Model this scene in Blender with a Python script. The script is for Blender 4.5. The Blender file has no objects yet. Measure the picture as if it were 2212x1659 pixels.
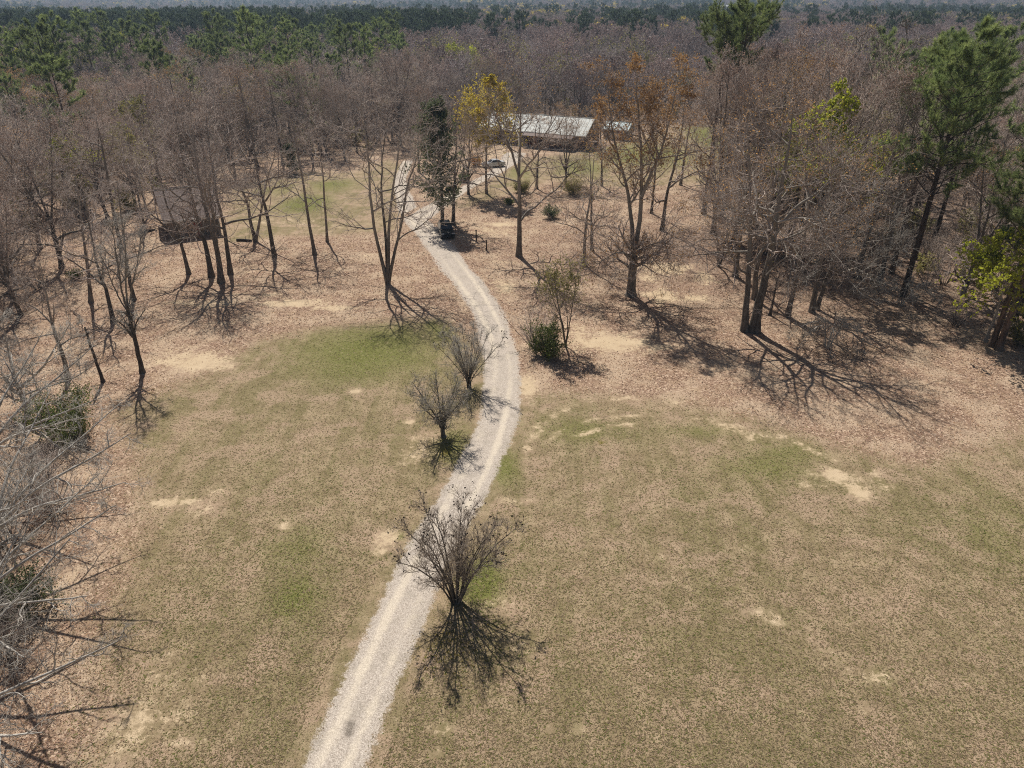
import bpy, math, random
import numpy as np
from mathutils import Vector, Matrix

# ------------------------------------------------------------------ camera, sky, sun, exposure
scene = bpy.context.scene
PITCH = math.radians(28.7)
CAM_H = 30.0
FD = 1522.6                      # focal length in pixels of a 2212 px wide picture
cam_data = bpy.data.cameras.new('camera')
cam_data.sensor_width = 36.0
cam_data.lens = 36.0 * FD / 2212.0
cam_data.clip_start = 0.5
cam_data.clip_end = 20000.0
cam = bpy.data.objects.new('camera', cam_data)
scene.collection.objects.link(cam)
cam.location = (0, 0, CAM_H)
cam.rotation_euler = (math.radians(90) - PITCH, 0, 0)
scene.camera = cam

SUN_EL = math.radians(52.0)
SUN_AZ = math.radians(-18.0)     # from +Y (view direction), negative is to the left
world = bpy.data.worlds.new('World')
scene.world = world
world.use_nodes = True
wn = world.node_tree
for n in list(wn.nodes):
    wn.nodes.remove(n)
w_out = wn.nodes.new('ShaderNodeOutputWorld')
w_bg = wn.nodes.new('ShaderNodeBackground')
w_sky = wn.nodes.new('ShaderNodeTexSky')
w_sky.sky_type = 'NISHITA'
w_sky.sun_disc = False
w_sky.sun_elevation = SUN_EL
w_sky.sun_rotation = SUN_AZ
w_sky.air_density = 1.0
w_sky.dust_density = 1.5
w_bg.inputs['Strength'].default_value = 0.05
wn.links.new(w_sky.outputs['Color'], w_bg.inputs['Color'])
wn.links.new(w_bg.outputs['Background'], w_out.inputs['Surface'])

sun_data = bpy.data.lights.new('sun', 'SUN')
sun_data.energy = 5.0
sun_data.angle = math.radians(0.5)
sun_data.color = (1.0, 0.955, 0.88)
sun = bpy.data.objects.new('sun', sun_data)
scene.collection.objects.link(sun)
sun_dir = Vector((math.sin(SUN_AZ) * math.cos(SUN_EL), math.cos(SUN_AZ) * math.cos(SUN_EL), math.sin(SUN_EL)))
sun.rotation_euler = sun_dir.to_track_quat('Z', 'Y').to_euler()
sun.location = (0, 0, 200)

vs = scene.view_settings
vs.view_transform = 'Standard'
vs.look = 'None'
vs.exposure = 0.0
vs.gamma = 1.0
vs.use_curve_mapping = False
scene.cycles.max_bounces = 4
scene.cycles.diffuse_bounces = 2
scene.cycles.glossy_bounces = 2
scene.cycles.transmission_bounces = 3
scene.cycles.volume_bounces = 0
scene.cycles.transparent_max_bounces = 6
scene.cycles.use_denoising = False
scene.cycles.denoiser = 'OPENIMAGEDENOISE'
scene.cycles.denoising_input_passes = 'RGB_ALBEDO_NORMAL'
scene.cycles.denoising_prefilter = 'ACCURATE'
scene.cycles.sample_clamp_indirect = 4.0
scene.cycles.filter_width = 1.1

# ------------------------------------------------------------------ helpers
COL = scene.collection
rs = np.random.RandomState
DISP_W, DISP_H = 2212.0, 1659.0


def G(px, py, z=0.0):
    """ground point under a pixel of the 2212x1659 picture"""
    x = (px - DISP_W / 2) / FD
    y = -(py - DISP_H / 2) / FD
    dx = x
    dy = math.cos(PITCH) + y * math.sin(PITCH)
    dz = -math.sin(PITCH) + y * math.cos(PITCH)
    t = (z - CAM_H) / dz
    return (dx * t, dy * t)


def to_px(x, y, z=0.0):
    vy, vz = y, z - CAM_H
    depth = vy * math.cos(PITCH) - vz * math.sin(PITCH)
    u = vy * math.sin(PITCH) + vz * math.cos(PITCH)
    return DISP_W / 2 + FD * x / depth, DISP_H / 2 - FD * u / depth


def top_height(bx, by, py_top):
    """height of a thing standing at (bx,by) whose top is seen at row py_top"""
    y = -(py_top - DISP_H / 2) / FD
    dep = math.atan2(math.sin(PITCH) - y * math.cos(PITCH), math.cos(PITCH) + y * math.sin(PITCH))
    return CAM_H - by * math.tan(dep)


def sstep(a, b, x):
    t = np.clip((x - a) / (b - a), 0, 1)
    return t * t * (3 - 2 * t)


def terrain(x, y):
    """height of the ground; level near the camera, low hills far off"""
    x = np.asarray(x, float); y = np.asarray(y, float)
    r = np.hypot(x, y)
    az = np.arctan2(x, np.maximum(y, 1.0))
    f = sstep(420, 2600, r)
    h = f * (9 + 15 * sstep(-0.25, 0.35, az))
    h = h + sstep(400, 900, r) * (2.5 * np.sin(x / 210 + 1.0) + 2.5 * np.sin(y / 260 + x / 700) - 3)
    # low grown-over heap of earth in the clearing
    mx, my = MOUND
    ca, sa = math.cos(0.25), math.sin(0.25)
    ux = (x - mx) * ca + (y - my) * sa
    uy = -(x - mx) * sa + (y - my) * ca
    h = h + 0.55 * np.exp(-(ux / 2.4) ** 2 - (uy / 0.75) ** 2)
    return h


MOUND = G(1497, 602)


def mesh_np(name, verts, faces_list, mats=(), mat_idx=None, smooth=False):
    """verts (N,3); faces_list: list of int arrays (M,k); mat_idx: list of ints per array"""
    me = bpy.data.meshes.new(name)
    verts = np.asarray(verts, np.float32)
    me.vertices.add(len(verts))
    me.vertices.foreach_set('co', verts.ravel())
    faces_list = [np.asarray(f, np.int32) for f in faces_list]
    nl = sum(f.size for f in faces_list)
    nf = sum(len(f) for f in faces_list)
    me.loops.add(nl)
    me.loops.foreach_set('vertex_index', np.concatenate([f.ravel() for f in faces_list]))
    tot = np.concatenate([np.full(len(f), f.shape[1], np.int32) for f in faces_list])
    start = np.concatenate([[0], np.cumsum(tot)[:-1]]).astype(np.int32)
    me.polygons.add(nf)
    me.polygons.foreach_set('loop_start', start)
    me.polygons.foreach_set('loop_total', tot)
    if mat_idx is not None:
        me.polygons.foreach_set('material_index', np.concatenate([np.full(len(f), i, np.int32) for f, i in zip(faces_list, mat_idx)]))
    if smooth:
        me.polygons.foreach_set('use_smooth', np.ones(nf, bool))
    for m in mats:
        me.materials.append(m)
    me.update(calc_edges=True)
    return me


def link(name, data, parent=None, loc=(0, 0, 0), rot=(0, 0, 0), scale=(1, 1, 1)):
    o = bpy.data.objects.new(name, data)
    COL.objects.link(o)
    o.location = loc
    o.rotation_euler = rot
    o.scale = scale
    if parent is not None:
        o.parent = parent
    return o


def tag(o, label=None, cat=None, group=None, kind=None):
    if label: o['label'] = label
    if cat: o['category'] = cat
    if group: o['group'] = group
    if kind: o['kind'] = kind
    return o


# ------------------------------------------------------------------ materials
def new_mat(name):
    m = bpy.data.materials.new(name)
    m.use_nodes = True
    nt = m.node_tree
    for n in list(nt.nodes):
        nt.nodes.remove(n)
    out = nt.nodes.new('ShaderNodeOutputMaterial')
    b = nt.nodes.new('ShaderNodeBsdfPrincipled')
    nt.links.new(b.outputs['BSDF'], out.inputs['Surface'])
    b.inputs['Roughness'].default_value = 0.9
    b.inputs['Specular IOR Level'].default_value = 0.2
    return m, nt, b, out


class NT:
    """small node helper"""
    def __init__(s, nt): s.nt = nt
    def n(s, t, **kw):
        k = s.nt.nodes.new(t)
        for a, v in kw.items(): setattr(k, a, v)
        return k
    def l(s, a, b): s.nt.links.new(a, b)
    def val(s, sock, v):
        if hasattr(v, 'is_linked') or isinstance(v, bpy.types.NodeSocket): s.l(v, sock)
        else: sock.default_value = v
    def math(s, op, a, b=0.0, clamp=False):
        k = s.n('ShaderNodeMath', operation=op, use_clamp=clamp)
        s.val(k.inputs[0], a); s.val(k.inputs[1], b)
        return k.outputs[0]
    def mix(s, f, a, b, bt='MIX'):
        k = s.n('ShaderNodeMix', data_type='RGBA', blend_type=bt)
        s.val(k.inputs[0], f)
        s.val(k.inputs[6], a if not isinstance(a, tuple) else (*a, 1)[:4])
        s.val(k.inputs[7], b if not isinstance(b, tuple) else (*b, 1)[:4])
        return k.outputs[2]
    def noise(s, vec, scale, detail=2.0, rough=0.5, dist=0.0):
        k = s.n('ShaderNodeTexNoise')
        s.l(vec, k.inputs['Vector'])
        k.inputs['Scale'].default_value = scale
        k.inputs['Detail'].default_value = detail
        k.inputs['Roughness'].default_value = rough
        k.inputs['Distortion'].default_value = dist
        return k.outputs['Fac']
    def remap(s, v, a, b, c=0.0, d=1.0):
        k = s.n('ShaderNodeMapRange', interpolation_type='SMOOTHSTEP')
        s.val(k.inputs['Value'], v)
        s.val(k.inputs['From Min'], a); s.val(k.inputs['From Max'], b)
        s.val(k.inputs['To Min'], c); s.val(k.inputs['To Max'], d)
        return k.outputs['Result']
    def attr(s, name, t='GEOMETRY'):
        k = s.n('ShaderNodeAttribute', attribute_name=name, attribute_type=t)
        return k


def ground_material(name):
    m, nt, b, out = new_mat(name)
    N = NT(nt)
    geo = N.n('ShaderNodeNewGeometry')
    pos = geo.outputs['Position']
    litter = N.attr('litter').outputs['Fac']
    green = N.attr('green').outputs['Fac']
    sand = N.attr('sand').outputs['Fac']
    gravel = N.attr('gravel').outputs['Fac']
    moss = N.attr('moss').outputs['Fac']
    wood = N.attr('wood').outputs['Fac']
    n_big = N.noise(pos, 0.12, 3, 0.55)
    n_mid = N.noise(pos, 0.7, 4, 0.6)
    n_sm = N.noise(pos, 3.2, 4, 0.65)
    n_fine = N.noise(pos, 17.0, 3, 0.7)
    n_grit = N.noise(pos, 42.0, 2, 0.7)
    # streaks left by mowing, running away from the camera
    mp = N.n('ShaderNodeMapping')
    N.l(pos, mp.inputs['Vector'])
    mp.inputs['Rotation'].default_value = (0, 0, math.radians(14))
    mp.inputs['Scale'].default_value = (0.8, 0.04, 1)
    streak = N.noise(mp.outputs[0], 1.0, 3, 0.6)
    # lawn
    tan, straw, olive = (0.285, 0.212, 0.128), (0.385, 0.292, 0.183), (0.172, 0.152, 0.062)
    lawn = N.mix(N.remap(n_mid, 0.40, 0.62), tan, straw)
    og = N.math('ADD', N.math('MULTIPLY', n_big, 0.5), N.math('MULTIPLY', streak, 0.5))
    lawn = N.mix(N.math('MULTIPLY', N.remap(og, 0.43, 0.60), 0.60), lawn, olive)
    lawn = N.mix(N.math('MULTIPLY', N.remap(N.noise(pos, 0.33, 4, 0.62), 0.48, 0.62), 0.65), lawn, (0.43, 0.305, 0.215))
    lawn = N.mix(N.math('MULTIPLY', N.remap(N.noise(pos, 1.7, 4, 0.7), 0.50, 0.70), 0.5), lawn, (0.155, 0.135, 0.06))
    gm = N.remap(N.math('ADD', green, N.math('MULTIPLY', N.math('SUBTRACT', n_sm, 0.5), 0.9)), 0.15, 0.8)
    lawn = N.mix(N.math('MULTIPLY', gm, 0.9), lawn, (0.155, 0.165, 0.042))
    lawn = N.mix(N.math('MULTIPLY', N.remap(n_sm, 0.52, 0.70), 0.5), lawn, (0.46, 0.355, 0.235))
    mm = N.remap(N.math('ADD', moss, N.math('MULTIPLY', N.math('SUBTRACT', n_sm, 0.5), 0.8)), 0.35, 0.9)
    lawn = N.mix(mm, lawn, (0.19, 0.155, 0.03))
    # leaf litter: flat flakes of many browns
    vor = N.n('ShaderNodeTexVoronoi', feature='F1')
    N.l(pos, vor.inputs['Vector'])
    vor.inputs['Scale'].default_value = 7.5
    sep = N.n('ShaderNodeSeparateColor')
    N.l(vor.outputs['Color'], sep.inputs[0])
    lit = N.mix(sep.outputs[0], (0.17, 0.102, 0.068), (0.42, 0.285, 0.20))
    lit = N.mix(N.remap(sep.outputs[1], 0.78, 0.9), lit, (0.58, 0.43, 0.31))
    lit = N.mix(N.math('MULTIPLY', N.remap(n_mid, 0.42, 0.7), 0.55), lit, (0.43, 0.31, 0.20))
    lit = N.mix(N.math('MULTIPLY', N.remap(N.noise(pos, 0.25, 3, 0.6), 0.44, 0.64), 0.65), lit, (0.52, 0.395, 0.275))
    lm = N.remap(N.math('ADD', litter, N.math('MULTIPLY', N.math('SUBTRACT', n_sm, 0.5), 1.1)), 0.2, 0.85)
    col = N.mix(lm, lawn, lit)
    # deep woods: darker, cooler leaf mould
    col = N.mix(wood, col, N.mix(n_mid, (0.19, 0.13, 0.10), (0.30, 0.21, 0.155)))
    # bare sand
    brk = N.math('ADD', N.math('MULTIPLY', N.math('SUBTRACT', n_sm, 0.5), 1.5), N.math('ADD', N.math('MULTIPLY', N.math('SUBTRACT', n_fine, 0.5), 0.6),
                                                                                   N.math('MULTIPLY', N.math('SUBTRACT', n_mid, 0.5), 1.3)))
    brk = N.math('MULTIPLY', brk, N.remap(sand, 0.02, 0.3))
    sm = N.remap(N.math('ADD', sand, brk), 0.22, 0.72, 0.0, 0.95)
    sandc = N.mix(n_mid, (0.50, 0.375, 0.23), (0.66, 0.52, 0.355))
    col = N.mix(sm, col, sandc)
    # gravel of the drive
    gg = N.math('ADD', gravel, N.math('MULTIPLY', N.math('ADD', N.math('ADD', N.math('MULTIPLY', N.math('SUBTRACT', n_sm, 0.5), 1.3),
                                      N.math('MULTIPLY', N.math('SUBTRACT', n_fine, 0.5), 0.7)), N.math('MULTIPLY', N.math('SUBTRACT', n_mid, 0.5), 0.9)),
                                      N.remap(gravel, 0.0, 0.25)))
    gvm = N.remap(gg, 0.25, 0.62)
    track = N.attr('track').outputs['Fac']
    v2 = N.n('ShaderNodeTexVoronoi', feature='F1')
    N.l(pos, v2.inputs['Vector'])
    v2.inputs['Scale'].default_value = 24.0
    s2 = N.n('ShaderNodeSeparateColor')
    N.l(v2.outputs['Color'], s2.inputs[0])
    grc = N.mix(s2.outputs[0], (0.36, 0.30, 0.245), (0.64, 0.56, 0.475))
    grc = N.mix(N.math('MULTIPLY', N.remap(n_mid, 0.45, 0.75), 0.5), grc, (0.30, 0.26, 0.21))
    tk = N.remap(N.math('ADD', track, N.math('ADD', N.math('MULTIPLY', N.math('SUBTRACT', n_sm, 0.5), 1.0), N.math('MULTIPLY', N.math('SUBTRACT', n_mid, 0.5), 1.4))), 0.2, 1.0)
    grc = N.mix(N.math('MULTIPLY', tk, 0.85), grc, N.mix(n_fine, (0.60, 0.505, 0.385), (0.74, 0.65, 0.53)))
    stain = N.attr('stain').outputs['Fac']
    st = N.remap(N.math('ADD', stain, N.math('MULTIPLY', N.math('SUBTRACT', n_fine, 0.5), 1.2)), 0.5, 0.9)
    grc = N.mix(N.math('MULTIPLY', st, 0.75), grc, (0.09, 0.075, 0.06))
    col = N.mix(gvm, col, grc)
    # grain of blades, leaves and grit
    grain = N.math('ADD', N.math('MULTIPLY', n_fine, 0.6), N.math('MULTIPLY', n_grit, 0.4))
    gfac = N.remap(grain, 0.32, 0.68, 0.68, 1.32)
    hsv = N.n('ShaderNodeHueSaturation')
    N.l(gfac, hsv.inputs['Value'])
    N.l(col, hsv.inputs['Color'])
    N.l(hsv.outputs[0], b.inputs['Base Color'])
    b.inputs['Roughness'].default_value = 0.95
    b.inputs['Specular IOR Level'].default_value = 0.1
    bump = N.n('ShaderNodeBump')
    bump.inputs['Strength'].default_value = 0.35
    bump.inputs['Distance'].default_value = 0.045
    hgt = N.math('ADD', N.math('MULTIPLY', n_sm, 0.35), N.math('ADD', n_fine, N.math('MULTIPLY', n_grit, 0.5)))
    N.l(hgt, bump.inputs['Height'])
    N.l(bump.outputs[0], b.inputs['Normal'])
    return m


def bark_material(name, dark, light, scale=6.0, rand=0.35, high=None):
    m, nt, b, out = new_mat(name)
    N = NT(nt)
    tc = N.n('ShaderNodeTexCoord')
    mp = N.n('ShaderNodeMapping')
    N.l(tc.outputs['Object'], mp.inputs['Vector'])
    mp.inputs['Scale'].default_value = (1, 1, 0.22)
    nz = N.noise(mp.outputs[0], scale, 4, 0.65)
    n2 = N.noise(tc.outputs['Object'], 1.1, 3, 0.6)
    col = N.mix(N.remap(nz, 0.35, 0.68), dark, light)
    col = N.mix(N.math('MULTIPLY', N.remap(n2, 0.5, 0.7), 0.45), col, tuple(min(1, c * 1.6) for c in light))
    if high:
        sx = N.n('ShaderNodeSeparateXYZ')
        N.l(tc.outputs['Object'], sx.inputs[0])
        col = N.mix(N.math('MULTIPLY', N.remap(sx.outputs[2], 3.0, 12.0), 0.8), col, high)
    oi = N.n('ShaderNodeObjectInfo')
    hsv = N.n('ShaderNodeHueSaturation')
    N.l(N.remap(oi.outputs['Random'], 0, 1, 1 - rand, 1 + rand), hsv.inputs['Value'])
    N.l(col, hsv.inputs['Color'])
    N.l(hsv.outputs[0], b.inputs['Base Color'])
    bump = N.n('ShaderNodeBump')
    bump.inputs['Strength'].default_value = 0.6
    bump.inputs['Distance'].default_value = 0.04
    N.l(nz, bump.inputs['Height'])
    N.l(bump.outputs[0], b.inputs['Normal'])
    return m


def twig_material(name, a, c, rand=0.3):
    m, nt, b, out = new_mat(name)
    N = NT(nt)
    tc = N.n('ShaderNodeTexCoord')
    n2 = N.noise(tc.outputs['Object'], 0.5, 2, 0.6)
    oi = N.n('ShaderNodeObjectInfo')
    f = N.math('ADD', N.math('MULTIPLY', n2, 0.6), N.math('MULTIPLY', oi.outputs['Random'], 0.5))
    col = N.mix(N.remap(f, 0.3, 0.8), a, c)
    hsv = N.n('ShaderNodeHueSaturation')
    k = N.math('FRACT', N.math('MULTIPLY', oi.outputs['Random'], 7.31))
    N.l(N.remap(k, 0, 1, 1 - rand, 1 + rand), hsv.inputs['Value'])
    N.l(col, hsv.inputs['Color'])
    N.l(hsv.outputs[0], b.inputs['Base Color'])
    b.inputs['Roughness'].default_value = 0.75
    return m


def leaf_material(name, a, c, trans=0.35, rand=0.25, rough=0.6, scale=0.9):
    m, nt, b, out = new_mat(name)
    N = NT(nt)
    tc = N.n('ShaderNodeTexCoord')
    n2 = N.noise(tc.outputs['Object'], scale, 3, 0.65)
    col = N.mix(N.remap(n2, 0.35, 0.68), a, c)
    oi = N.n('ShaderNodeObjectInfo')
    hsv = N.n('ShaderNodeHueSaturation')
    N.l(N.remap(oi.outputs['Random'], 0, 1, 1 - rand, 1 + rand), hsv.inputs['Value'])
    N.l(col, hsv.inputs['Color'])
    N.l(hsv.outputs[0], b.inputs['Base Color'])
    b.inputs['Roughness'].default_value = rough
    b.inputs['Specular IOR Level'].default_value = 0.35
    tr = N.n('ShaderNodeBsdfTranslucent')
    N.l(hsv.outputs[0], tr.inputs['Color'])
    mx = N.n('ShaderNodeMixShader')
    mx.inputs[0].default_value = trans
    N.l(b.outputs['BSDF'], mx.inputs[1])
    N.l(tr.outputs[0], mx.inputs[2])
    N.l(mx.outputs[0], out.inputs['Surface'])
    return m


def colattr_material(name, trans=0.0):
    m, nt, b, out = new_mat(name)
    N = NT(nt)
    a = N.attr('tint')
    N.l(a.outputs['Color'], b.inputs['Base Color'])
    b.inputs['Specular IOR Level'].default_value = 0.12
    if trans:
        tr = N.n('ShaderNodeBsdfTranslucent')
        N.l(a.outputs['Color'], tr.inputs['Color'])
        mx = N.n('ShaderNodeMixShader')
        mx.inputs[0].default_value = trans
        N.l(b.outputs['BSDF'], mx.inputs[1])
        N.l(tr.outputs[0], mx.inputs[2])
        N.l(mx.outputs[0], out.inputs['Surface'])
    return m


def plain(name, col, rough=0.8, metal=0.0, spec=0.3, var=0.12, scale=3.0):
    m, nt, b, out = new_mat(name)
    N = NT(nt)
    tc = N.n('ShaderNodeTexCoord')
    nz = N.noise(tc.outputs['Object'], scale, 4, 0.6)
    lo = tuple(c * (1 - var) for c in col); hi = tuple(min(1, c * (1 + var)) for c in col)
    N.l(N.mix(nz, lo, hi), b.inputs['Base Color'])
    b.inputs['Roughness'].default_value = rough
    b.inputs['Metallic'].default_value = metal
    b.inputs['Specular IOR Level'].default_value = spec
    return m


M = {}
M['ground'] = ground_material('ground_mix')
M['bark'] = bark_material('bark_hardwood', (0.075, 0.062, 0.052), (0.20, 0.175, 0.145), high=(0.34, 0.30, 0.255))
M['bark_pine'] = bark_material('bark_pine', (0.050, 0.036, 0.028), (0.150, 0.105, 0.078), 4.0)
M['bark_pale'] = bark_material('bark_pale', (0.27, 0.24, 0.21), (0.52, 0.48, 0.42), 5.0, 0.15)
M['bark_dead'] = bark_material('bark_dead', (0.045, 0.038, 0.032), (0.11, 0.09, 0.075), 7.0)
M['twig'] = twig_material('twig_hardwood', (0.34, 0.275, 0.235), (0.47, 0.385, 0.33))
M['twig_grey'] = twig_material('twig_grey', (0.36, 0.325, 0.28), (0.52, 0.48, 0.42), 0.12)
M['twig_brown'] = twig_material('twig_brown', (0.23, 0.18, 0.14), (0.35, 0.285, 0.225), 0.12)
M['bud_red'] = leaf_material('bud_red', (0.31, 0.20, 0.15), (0.42, 0.285, 0.215), 0.4)
M['bud_orange'] = leaf_material('bud_orange', (0.42, 0.235, 0.085), (0.54, 0.32, 0.12), 0.5)
M['bud_yellow'] = leaf_material('bud_yellow', (0.66, 0.52, 0.045), (0.78, 0.64, 0.09), 0.55)
M['leaf_spring'] = leaf_material('leaf_spring', (0.40, 0.44, 0.035), (0.55, 0.56, 0.07), 0.62)
M['leaf_olive'] = leaf_material('leaf_olive', (0.25, 0.23, 0.07), (0.36, 0.32, 0.11), 0.5)
M['leaf_evergreen'] = leaf_material('leaf_evergreen', (0.065, 0.09, 0.035), (0.16, 0.19, 0.075), 0.35)
M['leaf_bush'] = leaf_material('leaf_bush', (0.10, 0.14, 0.03), (0.24, 0.28, 0.07), 0.4, scale=2.0)
M['needle'] = leaf_material('needle_pine', (0.14, 0.19, 0.065), (0.33, 0.38, 0.14), 0.5, rough=0.5)
M['needle_far'] = leaf_material('needle_far', (0.062, 0.096, 0.045), (0.135, 0.168, 0.078), 0.28)
M['pod'] = plain('seed_pod', (0.035, 0.026, 0.022))
M['leaf_litter'] = colattr_material('fallen_leaf', 0.1)
M['grass'] = colattr_material('grass_blade', 0.4)

# ------------------------------------------------------------------ drive, lawns, sand: where they lie
DRIVE_EDGES = [  # row, left edge, right edge (pixels of the 2212 px picture)
    (1780, 590, 725), (1659, 655, 782), (1560, 700, 822), (1480, 735, 850), (1380, 782, 892), (1290, 825, 930),
    (1200, 880, 975), (1120, 925, 1020), (1050, 965, 1060), (980, 1005, 1090), (920, 1032, 1108), (860, 1046, 1124),
    (800, 1052, 1128), (750, 1050, 1118), (700, 1034, 1098), (650, 1008, 1070), (600, 972, 1036), (560, 940, 1000),
    (525, 912, 975), (495, 888, 945), (465, 868, 915), (440, 856, 894), (415, 850, 880), (390, 852, 874), (365, 862, 880), (345, 874, 890)]
SPUR_EDGES = [(470, 880, 930), (452, 905, 950), (438, 935, 972), (424, 962, 994), (410, 988, 1014), (396, 1012, 1036),
              (380, 1042, 1066), (362, 1074, 1102), (345, 1096, 1130), (328, 1085, 1140)]


def ribbon_axis(edges):
    c = []
    for y, a, b in edges:
        A, B = G(a, y), G(b, y)
        c.append(((A[0] + B[0]) / 2, (A[1] + B[1]) / 2))
    c = np.array(c)
    half = []
    for i, (y, a, b) in enumerate(edges):
        A, B = np.array(G(a, y)), np.array(G(b, y))
        t = c[min(i + 1, len(c) - 1)] - c[max(i - 1, 0)]
        t = t / np.linalg.norm(t)
        nrm = np.array([-t[1], t[0]])
        half.append(abs(np.dot(B - A, nrm)) / 2)
    half = np.array(half)
    for _ in range(2):
        half[1:-1] = (half[:-2] + 2 * half[1:-1] + half[2:]) / 4
        c[1:-1] = (c[:-2] + 4 * c[1:-1] + c[2:]) / 6
    # dense Catmull-Rom
    pts, hw = [], []
    for i in range(len(c) - 1):
        p0, p1, p2, p3 = c[max(i - 1, 0)], c[i], c[i + 1], c[min(i + 2, len(c) - 1)]
        seg = max(3, int(np.linalg.norm(p2 - p1) / 0.5))
        for k in range(seg):
            t = k / seg
            pts.append(0.5 * ((2 * p1) + (p2 - p0) * t + (2 * p0 - 5 * p1 + 4 * p2 - p3) * t * t + (3 * p1 - p0 - 3 * p2 + p3) * t ** 3))
            hw.append(half[i] * (1 - t) + half[i + 1] * t)
    pts.append(c[-1]); hw.append(half[-1])
    return np.array(pts), np.clip(np.array(hw), 1.0, 2.1)


DRIVE, DRIVE_HW = ribbon_axis(DRIVE_EDGES)
SPUR, SPUR_HW = ribbon_axis(SPUR_EDGES)


def poly_ground(pts):
    return np.array([G(*p) for p in pts])


def signed_dist(poly, x, y):
    """positive inside"""
    P = np.stack([x, y], -1)
    d = np.full(x.shape, 1e9)
    inside = np.zeros(x.shape, bool)
    n = len(poly)
    for i in range(n):
        a, b = poly[i], poly[(i + 1) % n]
        e = b - a
        t = np.clip(((P - a) @ e) / (e @ e + 1e-9), 0, 1)
        d = np.minimum(d, np.linalg.norm(P - a - t[..., None] * e, axis=-1))
        c = ((a[1] > y) != (b[1] > y)) & (x < (b[0] - a[0]) * (y - a[1]) / (b[1] - a[1] + 1e-12) + a[0])
        inside ^= c
    return np.where(inside, d, -d)


LAWN = poly_ground([(100, 2300), (190, 1659), (225, 1480), (250, 1300), (320, 1120), (300, 980), (255, 890), (340, 850),
                    (470, 800), (560, 735), (700, 705), (850, 690), (940, 690), (1030, 740), (1080, 800), (1130, 860), (1250, 850),
                    (1450, 868), (1640, 910), (1800, 965), (2010, 1010), (2150, 960), (2330, 880), (2700, 1000), (3000, 2300)])
LAWN_B = poly_ground([(485, 525), (500, 405), (640, 372), (770, 372), (850, 340), (880, 400), (850, 500), (740, 505), (600, 512)])
LAWN_C = poly_ground([(1130, 345), (1290, 322), (1480, 270), (1590, 262), (1620, 330), (1560, 395), (1330, 405), (1180, 390), (1060, 430), (985, 455), (1010, 425)])

# soft patches: (row/col centre, half width px, half height px, strength)
GREEN = [(800, 760, 190, 70, .8), (960, 700, 60, 60, .7), (700, 800, 80, 40, .5), (640, 1180, 120, 70, .5), (560, 1000, 60, 60, .35),
         (640, 1290, 60, 60, .7), (700, 1060, 200, 120, .3), (1090, 1010, 40, 50, .75), (1240, 930, 180, 40, .5), (1500, 930, 120, 20, .5),
         (1650, 1010, 130, 40, .6), (1700, 980, 100, 40, .55), (1040, 1255, 50, 60, .95), (900, 1170, 40, 60, .4), (985, 960, 50, 60, .6),
         (1960, 1140, 140, 60, .3), (2130, 1150, 100, 120, .45), (2180, 1100, 60, 200, .4), (1500, 1050, 140, 60, .3), (860, 1160, 16, 10, .8),
         (660, 440, 60, 22, .9), (720, 400, 60, 18, .7), (600, 410, 60, 16, .5), (870, 360, 18, 10, .8), (1400, 335, 120, 28, .8), (1540, 300, 50, 40, .9),
         (1250, 360, 70, 24, .7), (1120, 375, 40, 20, .6), (1080, 430, 90, 14, .4), (420, 1300, 80, 100, .25), (1150, 1200, 60, 100, .25), (1350, 1320, 200, 200, .15)]
SAND = [(420, 780, 90, 22, .75), (380, 770, 60, 26, .5), (490, 790, 26, 7, .6), (440, 655, 90, 10, .6), (640, 655, 90, 9, .8), (720, 665, 60, 8, .6), (480, 700, 60, 14, .35),
        (560, 640, 90, 10, .4), (905, 970, 45, 40, .45), (380, 1085, 46, 10, .8), (430, 1100, 60, 26, .35), (835, 1165, 26, 22, .8), (820, 1190, 16, 10, .8),
        (616, 1137, 14, 7, .9), (770, 845, 14, 5, .8), (886, 910, 12, 5, .9), (960, 1575, 34, 14, .6), (1250, 1573, 14, 8, .9), (1190, 1575, 12, 10, .6),
        (1640, 1320, 40, 8, .55), (1680, 1345, 22, 7, .6), (1780, 1405, 24, 7, .5), (1890, 1460, 40, 22, .45), (1870, 1530, 16, 14, .5), (940, 1630, 16, 12, .6),
        (1130, 1080, 26, 10, .55), (1085, 1080, 16, 6, .6), (1320, 740, 110, 22, .75), (1250, 715, 40, 22, .55), (1400, 745, 70, 14, .6),
        (1430, 640, 34, 16, .9), (1500, 645, 36, 10, .7), (1440, 580, 60, 14, .8), (1520, 600, 30, 16, .6), (1400, 600, 30, 12, .6), (1390, 560, 50, 12, .35),
        (1140, 835, 24, 30, .8), (1090, 620, 40, 20, .6), (1060, 500, 60, 12, .5), (1085, 485, 40, 6, .7), (1090, 570, 40, 10, .35), (1440, 840, 90, 14, .3),
        (1560, 830, 60, 16, .3), (1700, 800, 80, 20, .25), (1050, 350, 60, 14, .55), (1080, 330, 60, 12, .5), (300, 1560, 120, 60, .42), (420, 1480, 60, 60, .3),
        (360, 1440, 60, 60, .3), (260, 1640, 60, 40, .4), (530, 1560, 40, 40, .25), (400, 1600, 60, 40, .35), (160, 1240, 30, 40, .3), (470, 1060, 40, 14, .3),
        (1130, 1390, 60, 40, .25), (910, 1340, 20, 40, .3), (1080, 1310, 50, 30, .35), (1420, 1200, 30, 20, .3), (1600, 1180, 40, 20, .25), (1860, 680, 60, 20, .2),
        (640, 480, 60, 12, .35), (560, 480, 60, 14, .3), (700, 490, 60, 8, .3), (800, 560, 60, 20, .3), (560, 580, 60, 16, .3)]
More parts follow.
